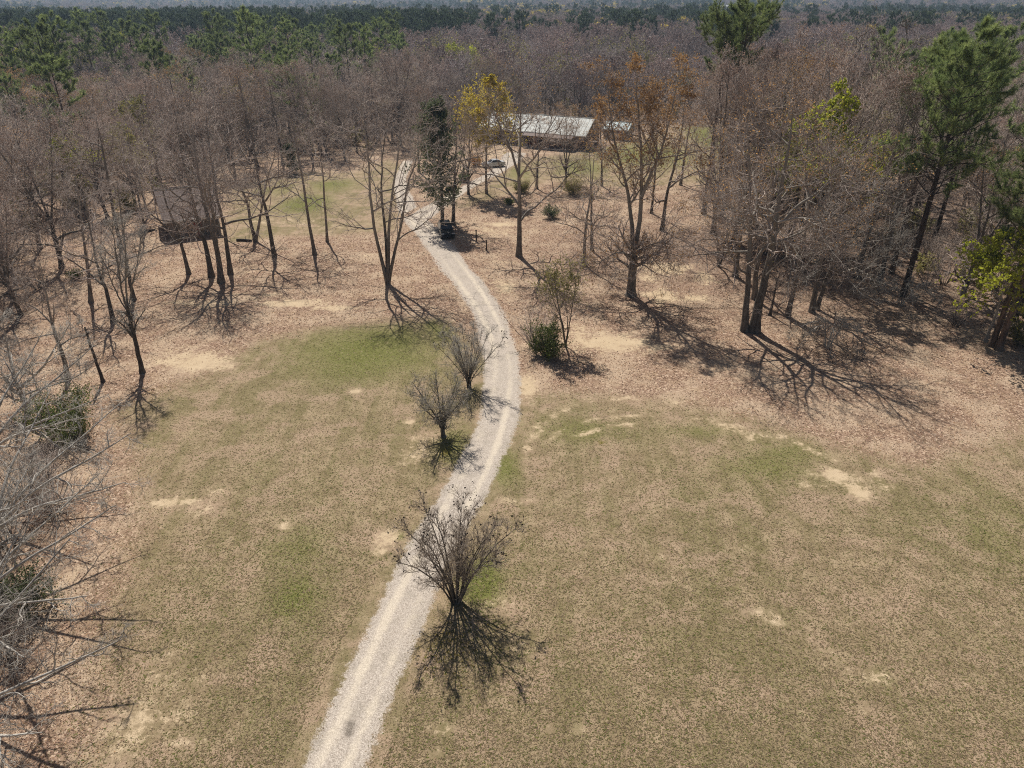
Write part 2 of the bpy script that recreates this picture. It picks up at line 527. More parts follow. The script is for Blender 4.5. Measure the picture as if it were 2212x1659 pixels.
MOSS = [(1080, 605, 26, 9, 1.), (1210, 790, 36, 9, 1.), (900, 1400, 30, 40, .5), (960, 1390, 70, 40, .5), (330, 835, 34, 20, .9), (960, 975, 20, 16, .8), (1255, 775, 20, 8, .8),
        (290, 830, 20, 16, .5), (395, 680, 26, 10, .5), (1180, 1020, 20, 10, .3), (1300, 955, 12, 5, 1.)]
TRACKS = [  # sandy wheel arcs on the right-hand lawn
    ([(1130, 1000), (1150, 950), (1185, 905), (1250, 868), (1350, 858), (1480, 870)], .40, .55),
    ([(1170, 965), (1215, 925), (1290, 903), (1390, 897), (1500, 905)], .32, .6),
    ([(1240, 945), (1310, 920), (1370, 917)], .35, .7),
    ([(1520, 905), (1600, 930), (1680, 950), (1760, 975)], .35, .55),
    ([(1690, 945), (1790, 990), (1850, 1030), (1910, 1052)], .45, .6),
    ([(1560, 915), (1620, 942)], .7, .8),
    ([(1800, 1022), (1835, 1045), (1865, 1070)], .9, .95),
    ([(1890, 1022), (1925, 1050)], .5, .85),
    ([(1740, 1018), (1770, 1030)], .45, .7), ([(1735, 1048), (1790, 1050)], .4, .7),
    ([(1730, 960), (1765, 980)], .4, .75), ([(1180, 880), (1150, 930), (1135, 985)], .5, .45),
    ([(1630, 1305), (1660, 1340), (1710, 1358), (1790, 1410), (1850, 1470)], .5, .35)]


def gpatch(lst, x, y):
    f = np.zeros(x.shape)
    for px, py, wx, wy, s in lst:
        cx, cy = G(px, py)
        rx = abs(G(px + wx, py)[0] - cx)
        ry = abs(G(px, py - wy)[1] - G(px, py + wy)[1]) / 2
        f = np.maximum(f, s * np.exp(-((x - cx) / rx) ** 2 * 0.8 - ((y - cy) / ry) ** 2 * 0.8))
    return f


def gline(pts, w, s, x, y):
    P = np.stack([x, y], -1)
    d = np.full(x.shape, 1e9)
    g = [np.array(G(*p)) for p in pts]
    for a, b in zip(g[:-1], g[1:]):
        e = b - a
        t = np.clip(((P - a) @ e) / (e @ e + 1e-9), 0, 1)
        d = np.minimum(d, np.linalg.norm(P - a - t[..., None] * e, axis=-1))
    return s * np.exp(-(d / w) ** 2)


def fields(x, y):
    near = (y < 330) & (np.abs(x) < 260)
    out = {k: np.zeros(x.shape) for k in ('litter', 'green', 'sand', 'moss', 'wood')}
    out['litter'][:] = 1.0
    xs, ys = x[near], y[near]
    a = signed_dist(LAWN, xs, ys); b = signed_dist(LAWN_B, xs, ys); c = signed_dist(LAWN_C, xs, ys)
    d = np.maximum(np.maximum(a, b), c)
    out['litter'][near] = 1 - sstep(-3.5, 3.5, d)
    out['green'][near] = gpatch(GREEN, xs, ys)
    s = gpatch(SAND, xs, ys)
    for pts, w, st in TRACKS:
        nz_ = .5 + .25 * np.sin(xs * 1.9 + ys * .7 + w * 40) + .25 * np.sin(ys * 2.7 - xs * 1.1 + st * 30) + .2 * np.sin(xs * 4.1 + ys * 3.3)
        s = np.maximum(s, gline(pts, w * 1.1, st, xs, ys) * np.clip(.25 + .8 * nz_, .1, 1.05))
    out['sand'][near] = s
    out['moss'][near] = gpatch(MOSS, xs, ys)
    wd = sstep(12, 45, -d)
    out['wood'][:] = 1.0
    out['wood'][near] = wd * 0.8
    return out


def set_fields(me, extra=None):
    n = len(me.vertices)
    co = np.empty(n * 3, np.float32)
    me.vertices.foreach_get('co', co)
    co = co.reshape(-1, 3)
    f = fields(co[:, 0].astype(float), co[:, 1].astype(float))
    for k in ('gravel', 'track', 'stain'):
        f[k] = np.zeros(n)
    if extra:
        f.update(extra)
    for k, v in f.items():
        at = me.attributes.new(k, 'FLOAT', 'POINT')
        at.data.foreach_set('value', np.asarray(v, np.float32))


# ------------------------------------------------------------------ ground and drive
def axis(fine_lo, fine_hi, step, far_lo, far_hi):
    a = list(np.arange(fine_lo, fine_hi + 1e-6, step))
    s = step; v = fine_hi
    while v < far_hi:
        s *= 1.12; v += s; a.append(min(v, far_hi))
    s = step; v = fine_lo
    while v > far_lo:
        s *= 1.3 if far_lo > -900 else 1.12
        v -= s; a.insert(0, max(v, far_lo))
    return np.array(a)


GX = axis(-62, 62, 0.45, -4600, 4600)
GY = axis(12, 118, 0.45, -600, 5200)
gx, gy = np.meshgrid(GX, GY)
gz = terrain(gx, gy)
nx_, ny_ = len(GX), len(GY)
idx = np.arange(nx_ * ny_).reshape(ny_, nx_)
gf = np.stack([idx[:-1, :-1], idx[:-1, 1:], idx[1:, 1:], idx[1:, :-1]], -1).reshape(-1, 4)
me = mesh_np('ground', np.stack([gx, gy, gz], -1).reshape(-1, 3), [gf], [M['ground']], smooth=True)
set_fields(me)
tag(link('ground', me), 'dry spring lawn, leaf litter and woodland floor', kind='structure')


def ribbon(name, pts, hw, z, label):
    m = len(pts)
    t = np.gradient(pts, axis=0)
    t /= np.linalg.norm(t, axis=1)[:, None]
    nrm = np.stack([-t[:, 1], t[:, 0]], -1)
    us = np.linspace(-1.7, 1.7, 29)
    V = pts[:, None, :] + nrm[:, None, :] * (us[None, :, None] * hw[:, None, None])
    u = np.broadcast_to(us, (m, len(us))).ravel()
    s = np.concatenate([[0], np.cumsum(np.linalg.norm(np.diff(pts, axis=0), axis=1))])
    endf = np.minimum(sstep(0, 2.0, s[-1] - s), 1.0)
    wob = 0.10 * np.sin(s / 4.1) + 0.06 * np.sin(s / 1.7 + 1)
    Z = terrain(V[..., 0], V[..., 1]) + z
    ii = np.arange(m * len(us)).reshape(m, len(us))
    f = np.stack([ii[:-1, :-1], ii[1:, :-1], ii[1:, 1:], ii[:-1, 1:]], -1).reshape(-1, 4)
    me = mesh_np(name, np.concatenate([V, Z[..., None]], -1).reshape(-1, 3), [f], [M['ground']], smooth=True)
    uw = u + np.repeat(wob, len(us))
    g = (1 - sstep(0.62, 1.45, np.abs(uw))) * np.repeat(endf, len(us))
    k_ = np.repeat(s, len(us))
    tr = np.maximum(np.exp(-((u - 0.50 + .06 * np.sin(k_ / 6)) / 0.26) ** 2) * (.7 + .3 * np.sin(k_ / 7.0)), np.exp(-((u + 0.48 + .05 * np.sin(k_ / 9)) / 0.22) ** 2) * (.75 + .25 * np.sin(k_ / 5.0 + 2)))
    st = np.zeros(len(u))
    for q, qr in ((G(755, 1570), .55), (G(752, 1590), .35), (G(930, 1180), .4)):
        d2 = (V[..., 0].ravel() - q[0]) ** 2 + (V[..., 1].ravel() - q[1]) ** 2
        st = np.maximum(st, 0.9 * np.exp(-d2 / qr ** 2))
    set_fields(me, {'gravel': g, 'track': tr, 'stain': st})
    return tag(link(name, me), label, kind='structure')


ribbon('gravel_drive', DRIVE, DRIVE_HW, 0.012, 'pale gravel drive winding between the lawns')
ribbon('house_drive', SPUR, SPUR_HW, 0.018, 'gravel branch of the drive leading to the house')


def drive_clear(x, y):
    """distance beyond the edge of either drive"""
    P = np.stack([x, y], -1)
    d = np.full(x.shape, 1e9)
    for pts, hw in ((DRIVE, DRIVE_HW), (SPUR, SPUR_HW)):
        for i in range(0, len(pts), 2):
            d = np.minimum(d, np.hypot(x - pts[i, 0], y - pts[i, 1]) - hw[i])
    return d


# ------------------------------------------------------------------ lawn grass and fallen leaves (stuff)
def scatter_points(n, rng, y0, y1):
    """points in the field of view, evenly per picture area mixed with evenly per ground area"""
    yy = y0 * (y1 / y0) ** rng.rand(n)
    half = 0.80 * np.hypot(yy, 0) + 8
    xx = (rng.rand(n) * 2 - 1) * half
    return xx, yy


def build_grass():
    rng = rs(5)
    x, y = scatter_points(520000, rng, 17.0, 75.0)
    ok = np.abs(x) < 60
    x, y = x[ok], y[ok]
    f = fields(x, y)
    keep = (rng.rand(len(x)) < (1 - f['litter']) * 0.9 + 0.02) & (f['sand'] + 0.35 * rng.rand(len(x)) < 0.42) & (drive_clear(x, y) > -0.15 + 0.5 * rng.rand(len(x)))
    x, y = x[keep], y[keep]
    gr = f['green'][keep]; ms = f['moss'][keep]
    n = len(x)
    h = (0.010 + 0.026 * rng.rand(n)) * (1 + 0.5 * gr)
    w = 0.02 + 0.035 * rng.rand(n)
    a = rng.rand(n) * 6.283
    dx, dy = np.cos(a) * w, np.sin(a) * w
    lx, ly = rng.normal(0, 0.075, n), rng.normal(0, 0.075, n) - 0.02
    z = terrain(x, y) + 0.002
    V = np.empty((n, 3, 3))
    V[:, 0] = np.stack([x - dx, y - dy, z], -1)
    V[:, 1] = np.stack([x + dx, y + dy, z], -1)
    V[:, 2] = np.stack([x + lx, y + ly, z + h], -1)
    dry = np.array([[.41, .31, .19], [.32, .24, .15], [.235, .175, .11], [.50, .385, .25], [.24, .21, .095]])
    c = dry[rng.randint(0, 5, n)]
    gcol = np.array([[.19, .20, .055], [.14, .165, .045], [.25, .235, .085]])[rng.randint(0, 3, n)]
    isg = rng.rand(n) < np.clip(0.14 + 0.62 * gr, 0, 0.9)
    c = np.where(isg[:, None], gcol, c)
    c = np.where((rng.rand(n) < ms * .7)[:, None], np.array([.30, .235, .05]), c)
    c = c * (0.8 + 0.4 * rng.rand(n))[:, None]
    me = mesh_np('lawn_grass', V.reshape(-1, 3), [np.arange(3 * n).reshape(-1, 3)], [M['grass']])
    at = me.attributes.new('tint', 'FLOAT_COLOR', 'POINT')
    at.data.foreach_set('color', np.repeat(np.concatenate([c, np.ones((n, 1))], 1), 3, 0).astype(np.float32).ravel())
    tag(link('lawn_grass', me), 'short dry tan and olive grass covering the open lawn', 'grass', kind='stuff')


def build_leaves():
    rng = rs(6)
    x, y = scatter_points(330000, rng, 18.0, 130.0)
    ok = np.abs(x) < 85
    x, y = x[ok], y[ok]
    f = fields(x, y)
    lit = f['litter'] ** 1.5 * (1 - np.clip(f['sand'] * 1.7, 0, .95))
    keep = (rng.rand(len(x)) < np.clip(lit, 0.004, 1)) & (drive_clear(x, y) > -0.3 + 0.5 * rng.rand(len(x)))
    x, y = x[keep], y[keep]
    n = len(x)
    s = 0.038 + 0.042 * rng.rand(n)
    s *= np.clip(y / 55, 0.65, 1.6)
    a = rng.rand(n) * 6.283
    tilt = rng.normal(0, 0.28, n); tilt2 = rng.normal(0, 0.28, n)
    z = terrain(x, y) + 0.012
    q = np.empty((n, 4, 3))
    for k, (u, v) in enumerate(((-1, 0), (0, -.62), (1, 0), (0, .62))):
        ux, uy = u * s, v * s
        q[:, k, 0] = x + ux * np.cos(a) - uy * np.sin(a)
        q[:, k, 1] = y + ux * np.sin(a) + uy * np.cos(a)
        q[:, k, 2] = z + np.abs(tilt) * s + ux * tilt + uy * tilt2
    pal = np.array([[.41, .25, .165], [.29, .17, .115], [.51, .355, .25], [.19, .115, .08], [.38, .25, .19], [.60, .455, .335], [.43, .26, .14]])
    c = pal[rng.randint(0, len(pal), n)] * (0.8 + 0.4 * rng.rand(n))[:, None]
    me = mesh_np('fallen_leaves', q.reshape(-1, 3), [np.arange(4 * n).reshape(-1, 4)], [M['leaf_litter']])
    at = me.attributes.new('tint', 'FLOAT_COLOR', 'POINT')
    at.data.foreach_set('color', np.repeat(np.concatenate([c, np.ones((n, 1))], 1), 4, 0).astype(np.float32).ravel())
    tag(link('fallen_leaves', me), 'brown fallen leaves strewn under the trees', 'leaves', kind='stuff')


build_grass()
build_leaves()

# ------------------------------------------------------------------ tree growing
def norm(v):
    return v / (np.linalg.norm(v, axis=-1, keepdims=True) + 1e-9)


def grow(p0, d0, L, r0, n, wob, up, rng, end=0.25):
    N = len(p0)
    P = np.empty((N, n + 1, 3)); P[:, 0] = p0
    d = norm(d0)
    for i in range(n):
        d = norm(d + rng.normal(0, wob, (N, 3)) + np.array([0, 0, up]))
        P[:, i + 1] = P[:, i] + d * (L / n)[:, None]
    t = np.linspace(0, 1, n + 1)
    R = r0[:, None] * (1 - (1 - end) * t[None, :] ** 0.9)
    return P, R


def spawn(P, R, m, t0, t1, lo, hi, rng, flip=None):
    """m children on every polyline: position, direction, parameter, local radius, parent"""
    N, n1, _ = P.shape
    t = t0 + (t1 - t0) * (np.arange(m)[None, :] + rng.rand(N, m)) / m
    f = t * (n1 - 1) * 0.9999
    i = f.astype(int); w = (f - i)[..., None]
    r_ = np.arange(N)[:, None]
    p = P[r_, i] * (1 - w) + P[r_, i + 1] * w
    d = norm(P[r_, i + 1] - P[r_, i])
    rad = R[r_, i] * (1 - w[..., 0]) + R[r_, i + 1] * w[..., 0]
    az = np.arange(m)[None, :] * 2.4 + rng.rand(N, 1) * 6.283 + rng.normal(0, 0.5, (N, m))
    ref = np.where(np.abs(d[..., 2:3]) < 0.9, np.array([0, 0, 1.0]), np.array([1.0, 0, 0]))
    u = norm(np.cross(d, ref)); v = np.cross(d, u)
    ang = np.radians(lo + (hi - lo) * rng.rand(N, m))
    dd = d * np.cos(ang)[..., None] + (u * np.cos(az)[..., None] + v * np.sin(az)[..., None]) * np.sin(ang)[..., None]
    par = np.broadcast_to(r_, (N, m))
    return p.reshape(-1, 3), dd.reshape(-1, 3), t.ravel(), rad.ravel(), par.ravel()


class MB:
    """collects tubes, needles, leaves; builds one mesh"""
    def __init__(s): s.v = []; s.f = []; s.mi = []; s.n = 0
    def add(s, V, F, mi=0):
        s.v.append(V); s.f.append(F + s.n); s.mi.append(mi); s.n += len(V)
    def tubes(s, P, R, k, mi=0):
        N, n1, _ = P.shape
        d = norm(P[:, -1] - P[:, 0])
        ref = np.where(np.abs(d[:, 2:3]) < 0.9, np.array([0, 0, 1.0]), np.array([1.0, 0, 0]))
        u = norm(np.cross(d, ref)); v = np.cross(d, u)
        a = np.arange(k) * 2 * math.pi / k
        ring = u[:, None, :] * np.cos(a)[None, :, None] + v[:, None, :] * np.sin(a)[None, :, None]
        V = P[:, :, None, :] + R[:, :, None, None] * ring[:, None, :, :]
        base = np.arange(N * n1 * k).reshape(N, n1, k)
        b2 = np.roll(base, -1, axis=2)
        F = np.stack([base[:, :-1], b2[:, :-1], b2[:, 1:], base[:, 1:]], -1).reshape(-1, 4)
        s.add(V.reshape(-1, 3), F, mi)
    def spikes(s, p, d, L, r, mi=0):
        """thin three-sided twigs ending in a point"""
        N = len(p)
        ref = np.where(np.abs(d[:, 2:3]) < 0.9, np.array([0, 0, 1.0]), np.array([1.0, 0, 0]))
        u = norm(np.cross(d, ref)); v = np.cross(d, u)
        V = np.empty((N, 4, 3))
        for k in range(3):
            a = k * 2.0944
            V[:, k] = p + (u * math.cos(a) + v * math.sin(a)) * r[:, None]
        V[:, 3] = p + d * L[:, None]
        b = np.arange(N)[:, None] * 4
        F = np.concatenate([b + np.array([[0, 1, 3]]), b + np.array([[1, 2, 3]]), b + np.array([[2, 0, 3]])], 0)
        s.add(V.reshape(-1, 3), F, mi)
    def leaves(s, p, size, rng, mi=0, up=0.0):
        """one small folded-diamond leaf at every point"""
        N = len(p)
        a = norm(rng.normal(0, 1, (N, 3)) + np.array([0, 0, up]))
        b = norm(np.cross(a, rng.normal(0, 1, (N, 3))))
        sz = size * (0.6 + 0.8 * rng.rand(N, 1))
        V = np.stack([p - b * sz * .5, p + a * sz * .6, p + b * sz * .5, p - a * sz * .6], 1)
        s.add(V.reshape(-1, 3), np.arange(4 * N).reshape(-1, 4), mi)
    def blades(s, p, d, L, w, rng, mi=0):
        """needles: single thin triangles from p along d"""
        N = len(p)
        sd = norm(np.cross(d, rng.normal(0, 1, (N, 3)))) * (w if np.isscalar(w) else w[:, None])
        V = np.stack([p - sd, p + sd, p + d * L[:, None]], 1)
        s.add(V.reshape(-1, 3), np.arange(3 * N).reshape(-1, 3), mi)
    def mesh(s, name, mats, smooth=True):
        return mesh_np(name, np.concatenate(s.v), s.f, mats, s.mi, smooth)


def catmull(pts, n):
    pts = np.asarray(pts, float)
    seg = len(pts) - 1
    out = []
    for q in np.linspace(0, seg * 0.99999, n + 1):
        i = int(q); t = q - i
        p0, p1, p2, p3 = pts[max(i - 1, 0)], pts[i], pts[i + 1], pts[min(i + 2, seg)]
        out.append(0.5 * ((2 * p1) + (p2 - p0) * t + (2 * p0 - 5 * p1 + 4 * p2 - p3) * t * t + (3 * p1 - p0 - 3 * p2 + p3) * t ** 3))
    return np.array(out)


def hardwood(seed, stems, name='tree', limbs=13, t0=.35, ang=(42, 74), L1=.36, up1=.05, nb=8, nt=6, ntw=5, bark='bark', twig='twig',
             bud=None, nbud=1, bud_size=.12, bud_frac=1.0, wob=.14, sep_stems=True, rtw=.011, pods=0, top_bias=0.0, droop=0.0, ang2=(28, 62), trunk_sides=9):
    """stems: list of (control points, base radius, end radius). Returns ([stem meshes], crown mesh)"""
    rng = rs(seed)
    H = max(max(p[2] for p in st[0]) for st in stems)
    stem_meshes = []
    crown = MB()
    tips_p, tips_d = [], []
    joint = MB()
    for pts, ra, rb in stems:
        n = 14
        P = catmull(pts, n)
        P[2:-1] += rng.normal(0, 0.02 * min(1, H / 12) + 0.004 * H / 10, (n - 2, 3)) * np.array([1, 1, .3])
        t = np.linspace(0, 1, n + 1)
        rb = min(rb, .022) if rb < .07 else rb
        R = rb + (ra - rb) * (1 - t) ** 0.9
        if pts[0][2] < 0.2:
            R = R * (1 + 0.55 * np.exp(-t * 16))
        P = P[None]; R = R[None]
        mb = MB() if sep_stems else joint
        mb.tubes(P, R, trunk_sides)
        Ls = np.linalg.norm(np.diff(P[0], axis=0), axis=1).sum()
        nl = max(4, int(limbs))
        p, d, tt, rad, par = spawn(P, R, nl, t0, 1.0, ang[0], ang[1], rng)
        if top_bias:
            d = norm(d + np.array([0, 0, top_bias]))
        rel = (tt - t0) / (1 - t0)
        shape = (0.62 + 0.38 * np.sin(np.clip(rel * 1.3 + .12, 0, 1) * math.pi)) * (1 - 0.45 * rel ** 2)
        L = L1 * H * shape * (0.62 + 0.7 * rng.rand(len(p)))
        r = np.clip(rad * (0.45 + 0.42 * rng.rand(len(p))), min(.045, H * .0028), 0.20)
        P1, R1 = grow(p, d, L, r, 9, wob, up1, rng, .24)
        mb.tubes(P1, R1, 6)
        if sep_stems:
            stem_meshes.append(mb.mesh(name + '_stem', [M[bark]]))
        # branches
        p, d, t2, rad, par = spawn(P1, R1, nb, .16, 1.0, ang2[0], ang2[1], rng)
        L2 = L[par] * (0.74 - 0.40 * t2) * (0.6 + 0.7 * rng.rand(len(p)))
        r = np.clip(rad * .74, .017, .085)
        P2, R2 = grow(p, d, L2, r, 5, wob * 1.3, up1 * .8 - droop, rng, .3)
        crown.tubes(P2, R2, 4, 0)
        # branchlets
        p, d, t3, rad, par2 = spawn(P2, R2, nt, .12, 1.0, 25, 62, rng)
        L3 = np.clip(L2[par2] * (0.62 - 0.25 * t3), .35, 1.9) * (0.7 + 0.6 * rng.rand(len(p)))
        r = np.clip(rad * .68, rtw * 1.3, .028)
        P3, R3 = grow(p, d, L3, r, 2, wob * 1.6, up1 * 1.2 - droop, rng, .5)
        crown.tubes(P3, R3, 3, 0)
        # twigs
        p, d, t4, rad, par3 = spawn(P3, R3, ntw, .15, 1.0, 20, 60, rng)
        L4 = np.clip(L3[par3] * .62, .25, .95) * (0.6 + 0.8 * rng.rand(len(p)))
        d = norm(d + np.array([0, 0, .12 - droop * 2]))
        crown.spikes(p, d, L4, np.full(len(p), rtw) * (0.8 + .4 * rng.rand(len(p))), 0)
        tips_p.append(p); tips_d.append(d * L4[:, None])
    mats = [M[twig]]
    tp = np.concatenate(tips_p); td = np.concatenate(tips_d)
    if bud:
        mats.append(M[bud])
        zrel = tp[:, 2] / H
        prob = bud_frac * (np.clip((zrel - .3) / .5, 0.15, 1))
        clump = 0.5 + 0.5 * np.sin(tp[:, 0] * 1.1 + seed) * np.sin(tp[:, 1] * 1.2 + 2 * seed) + 0.4 * np.sin(tp[:, 2] * 1.3 + seed)
        prob = prob * np.clip(0.35 + clump, 0.1, 1.3)
        for k in range(nbud):
            sel = rng.rand(len(tp)) < prob
            q = tp[sel] + td[sel] * (0.35 + .75 * rng.rand(sel.sum(), 1)) + rng.normal(0, .04, (sel.sum(), 3))
            crown.leaves(q, bud_size, rng, 1)
    if pods:
        mats.append(M['pod'])
        order = np.argsort(-tp[:, 2] * .55 - np.hypot(tp[:, 0], tp[:, 1]) * .5 + rng.normal(0, 1.3, len(tp)))[:pods]
        for k in range(3):
            q = tp[order] + td[order] * .95 + rng.normal(0, .045, (len(order), 3))
            crown.leaves(q, .085, rng, len(mats) - 1)
    cm = crown.mesh(name + '_crown', mats, smooth=False)
    if not sep_stems:
        stem_meshes = [joint.mesh(name + '_trunk', [M[bark]])]
    return stem_meshes, cm


def pine(seed, H, crown0=.5, R0=3.4, nb=46, n2=8, tuft=26, needle=.34, w=.022, mat='needle', lean=(0, 0), dense=1.0, flat=0.0, bark='bark_pine', rbase=None):
    rng = rs(seed)
    pts = [(0, 0, 0), (lean[0] * .3, lean[1] * .3, H * .35), (lean[0] * .7, lean[1] * .7, H * .72), (lean[0], lean[1], H)]
    P = catmull(pts, 14)[None]
    t = np.linspace(0, 1, 15)
    ra = rbase or H * .013
    R = (0.03 + (ra - .03) * (1 - t) ** .8) * (1 + .4 * np.exp(-t * 18))
    R = R[None]
    tr = MB(); tr.tubes(P, R, 9)
    p, d, tt, rad, par = spawn(P, R, nb, crown0, 1.0, 58, 84, rng)
    rel = (tt - crown0) / (1 - crown0)
    prof = np.sin(np.clip(rel * .70 + .26, 0, 1) * math.pi) ** .6
    L = R0 * (prof * (1 - flat) + flat) * (0.55 + .65 * rng.rand(len(p))) + .3
    P1, R1 = grow(p, d, L, np.clip(rad * .4, .018, .07), 5, .16, .12, rng, .3)
    # a few bare dead stubs below the crown
    ps, ds, ts, rad_s, _ = spawn(P, R, 9, crown0 * .5, crown0, 70, 95, rng)
    Pd, Rd = grow(ps, ds, 0.5 + 1.3 * rng.rand(len(ps)), np.full(len(ps), .022), 3, .15, -.02, rng)
    tr.tubes(P1, R1, 5); tr.tubes(Pd, Rd, 4)
    trunk = tr.mesh('pine_trunk', [M[bark]])
    c = MB()
    p, d, t2, rad, par = spawn(P1, R1, n2, .5, 1.0, 25, 70, rng)
    L2 = (0.22 * L[par] + .25) * (1.1 - .5 * t2) * (.6 + .8 * rng.rand(len(p)))
    d = norm(d + np.array([0, 0, .25]))
    P2, R2 = grow(p, d, L2, np.full(len(p), .016), 2, .12, .18, rng, .5)
    c.tubes(P2, R2, 3, 0)
    cen = np.concatenate([P2[:, -1], P2[:, 1], P1[:, -1], P[0, -2:]])
    cd = np.concatenate([norm(P2[:, -1] - P2[:, -2]), norm(P2[:, 1] - P2[:, 0]), norm(P1[:, -1] - P1[:, -2]), np.array([[0, 0, 1.], [0, 0, 1.]])])
    k = int(tuft * dense)
    q = np.repeat(cen, k, 0); qd = np.repeat(cd, k, 0)
    dirs = norm(qd * .75 + rng.normal(0, .62, q.shape) + np.array([0, 0, .18]))
    q = q - qd * (rng.rand(len(q), 1) * needle * .9)
    c.blades(q, dirs, needle * (.6 + .6 * rng.rand(len(q))), np.full(len(q), w), rng, 1)
    cm = c.mesh('pine_crown', [M['twig_brown'], M[mat]], smooth=False)
    return [trunk], cm


def leafy(seed, stems, leaf, size=.16, per=3, frac=1.0, **kw):
    return hardwood(seed, stems, bud=leaf, nbud=per, bud_size=size, bud_frac=frac, **kw)


def bush(seed, H, R0, n=26, leaf='leaf_bush', nleaf=6000, size=.10, stem_mat='bark', low=.0):
    """rounded leafy shrub: many stems from the ground, leaves through its volume"""
    rng = rs(seed)
    az = rng.rand(n) * 6.283; tl = np.radians(4 + 52 * rng.rand(n) ** .8)
    d = np.stack([np.cos(az) * np.sin(tl), np.sin(az) * np.sin(tl), np.cos(tl)], -1)
    p = np.stack([np.cos(az) * .12 * R0, np.sin(az) * .12 * R0, np.zeros(n)], -1)
    L = H * (.6 + .5 * rng.rand(n))
    P1, R1 = grow(p, d, L, np.full(n, .018 + .006 * H), 6, .10, .05, rng, .3)
    st = MB(); st.tubes(P1, R1, 5)
    c = MB()
    p, d, t2, rad, par = spawn(P1, R1, 9, .2, 1.0, 25, 70, rng)
    L2 = L[par] * .32 * (.6 + .7 * rng.rand(len(p)))
    P2, R2 = grow(p, d, L2, np.full(len(p), .010), 3, .15, .05, rng, .5)
    c.tubes(P2, R2, 3, 0)
    if nleaf:
        i = rng.randint(0, len(P2), nleaf); j = rng.rand(nleaf)
        q = P2[i, 1] * (1 - j)[:, None] + P2[i, 3] * j[:, None] + rng.normal(0, .12 * R0 / 1.5, (nleaf, 3))
        q[:, 2] = np.maximum(q[:, 2], .08)
        q = q[q[:, 2] > low]
        c.leaves(q, size, rng, 1, .5)
    else:
        p, d, t3, rad, par = spawn(P2, R2, 7, .1, 1.0, 20, 60, rng)
        c.spikes(p, d, .25 + .5 * rng.rand(len(p)), np.full(len(p), .008), 0)
    return [st.mesh('bush_stems', [M[stem_mat]])], c.mesh('bush_crown', [M['twig_brown'], M[leaf]] if nleaf else [M['twig']], smooth=False)


ORD = ['', 'second ', 'third ', 'fourth ', 'fifth ', 'sixth ', 'seventh ', 'eighth ', 'ninth ', 'tenth ', 'eleventh ', 'twelfth ', 'thirteenth ', 'fourteenth ', 'fifteenth ', 'sixteenth ', 'seventeenth ',
       'eighteenth ', 'nineteenth ', 'twentieth ']
ORD += ['twenty-' + (o if o else 'first ') for o in ['first ', *ORD[1:9]]] + ['thirtieth '] + ['thirty-' + o for o in ['first ', *ORD[1:9]]]
PLACED = []          # (x, y) of every tree standing
N_KIND = {'bare': 0, 'pine': 0, 'leafy': 0}


def plant(name, meshes, loc, rotz=0.0, s=1.0, label=None, cat='tree', group=None, trunk_name='trunk', crown_name='crown', sz=None):
    stems, crown = meshes
    x, y = loc[0], loc[1]
    z = float(terrain(x, y)) - 0.03
    root = link(name, None, None, (x, y, z), (0, 0, rotz), (s, s, sz or s))
    root.empty_display_size = 0.2
    for sm in stems:
        link(trunk_name, sm, root)
    link(crown_name, crown, root)
    tag(root, label, cat, group)
    PLACED.append((x, y))
    return root


# ------------------------------------------------------------------ the trees one can pick out, traced where they stand
def trace(base, pts, r0, r1, dy=0.0, start=None):
    """trunk line: pixels on the upright plane through the base; dy leans the top away from (+) the camera"""
    bx, by = G(*base)
    out = [] if start is not None else [(0.0, 0.0, 0.0)]
    for i, (px, py) in enumerate(pts):
        yy = by + dy * (i + 1) / len(pts)
        x = (px - DISP_W / 2) / FD
        y = -(py - DISP_H / 2) / FD
        a = math.cos(PITCH) + y * math.sin(PITCH)
        b = -math.sin(PITCH) + y * math.cos(PITCH)
        t = yy / a
        out.append((x * t - bx, yy - by, max(0.05, CAM_H + b * t)))
    return (out, r0, r1)


EDGE = 'tall bare trees standing along the edge of the lawns'


def hero(name, base, stems, label, seed, cat='tree', group=None, **kw):
    if group == EDGE:
        kw['t0'] = kw.get('t0', .35) * .78; kw['L1'] = kw.get('L1', .33) * 1.4; kw['limbs'] = int(kw.get('limbs', 14) * .72)
        kw.setdefault('ang', (46, 88)); kw.setdefault('wob', .19); kw.setdefault('nb', 8); kw.setdefault('nt', 5); kw.setdefault('ntw', 3); kw.setdefault('rtw', .009)
    ms = hardwood(seed, stems, name, **kw)
    return plant(name, ms, G(*base), 0, 1.0, label, cat, group)



# crape myrtle nearest the camera, many stems from the ground
rr = rs(11)
b = (985, 1300)
stems = []
for k in range(14):
    az = k * 2.399 + rr.rand() * .6
    tl = math.radians(4 + 36 * ((k + .5) / 14) ** .9)
    L = 5.7 - 1.2 * ((k + .5) / 14) + rr.rand() * .6
    dx, dy = math.cos(az) * math.sin(tl), math.sin(az) * math.sin(tl)
    stems.append(([(dx * .35, dy * .35, 0), (dx * L * .32, dy * L * .32, L * .36), (dx * L * .72, dy * L * .72, L * .74), (dx * L * 1.12, dy * L * 1.12, L * .98)], .062, .012))
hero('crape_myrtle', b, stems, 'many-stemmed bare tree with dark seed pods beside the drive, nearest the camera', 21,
     limbs=11, t0=.2, ang=(22, 58), L1=.27, up1=.05, nb=5, nt=4, ntw=2, twig='twig_brown', pods=240, rtw=.006, wob=.07, ang2=(16, 40), trunk_sides=6)

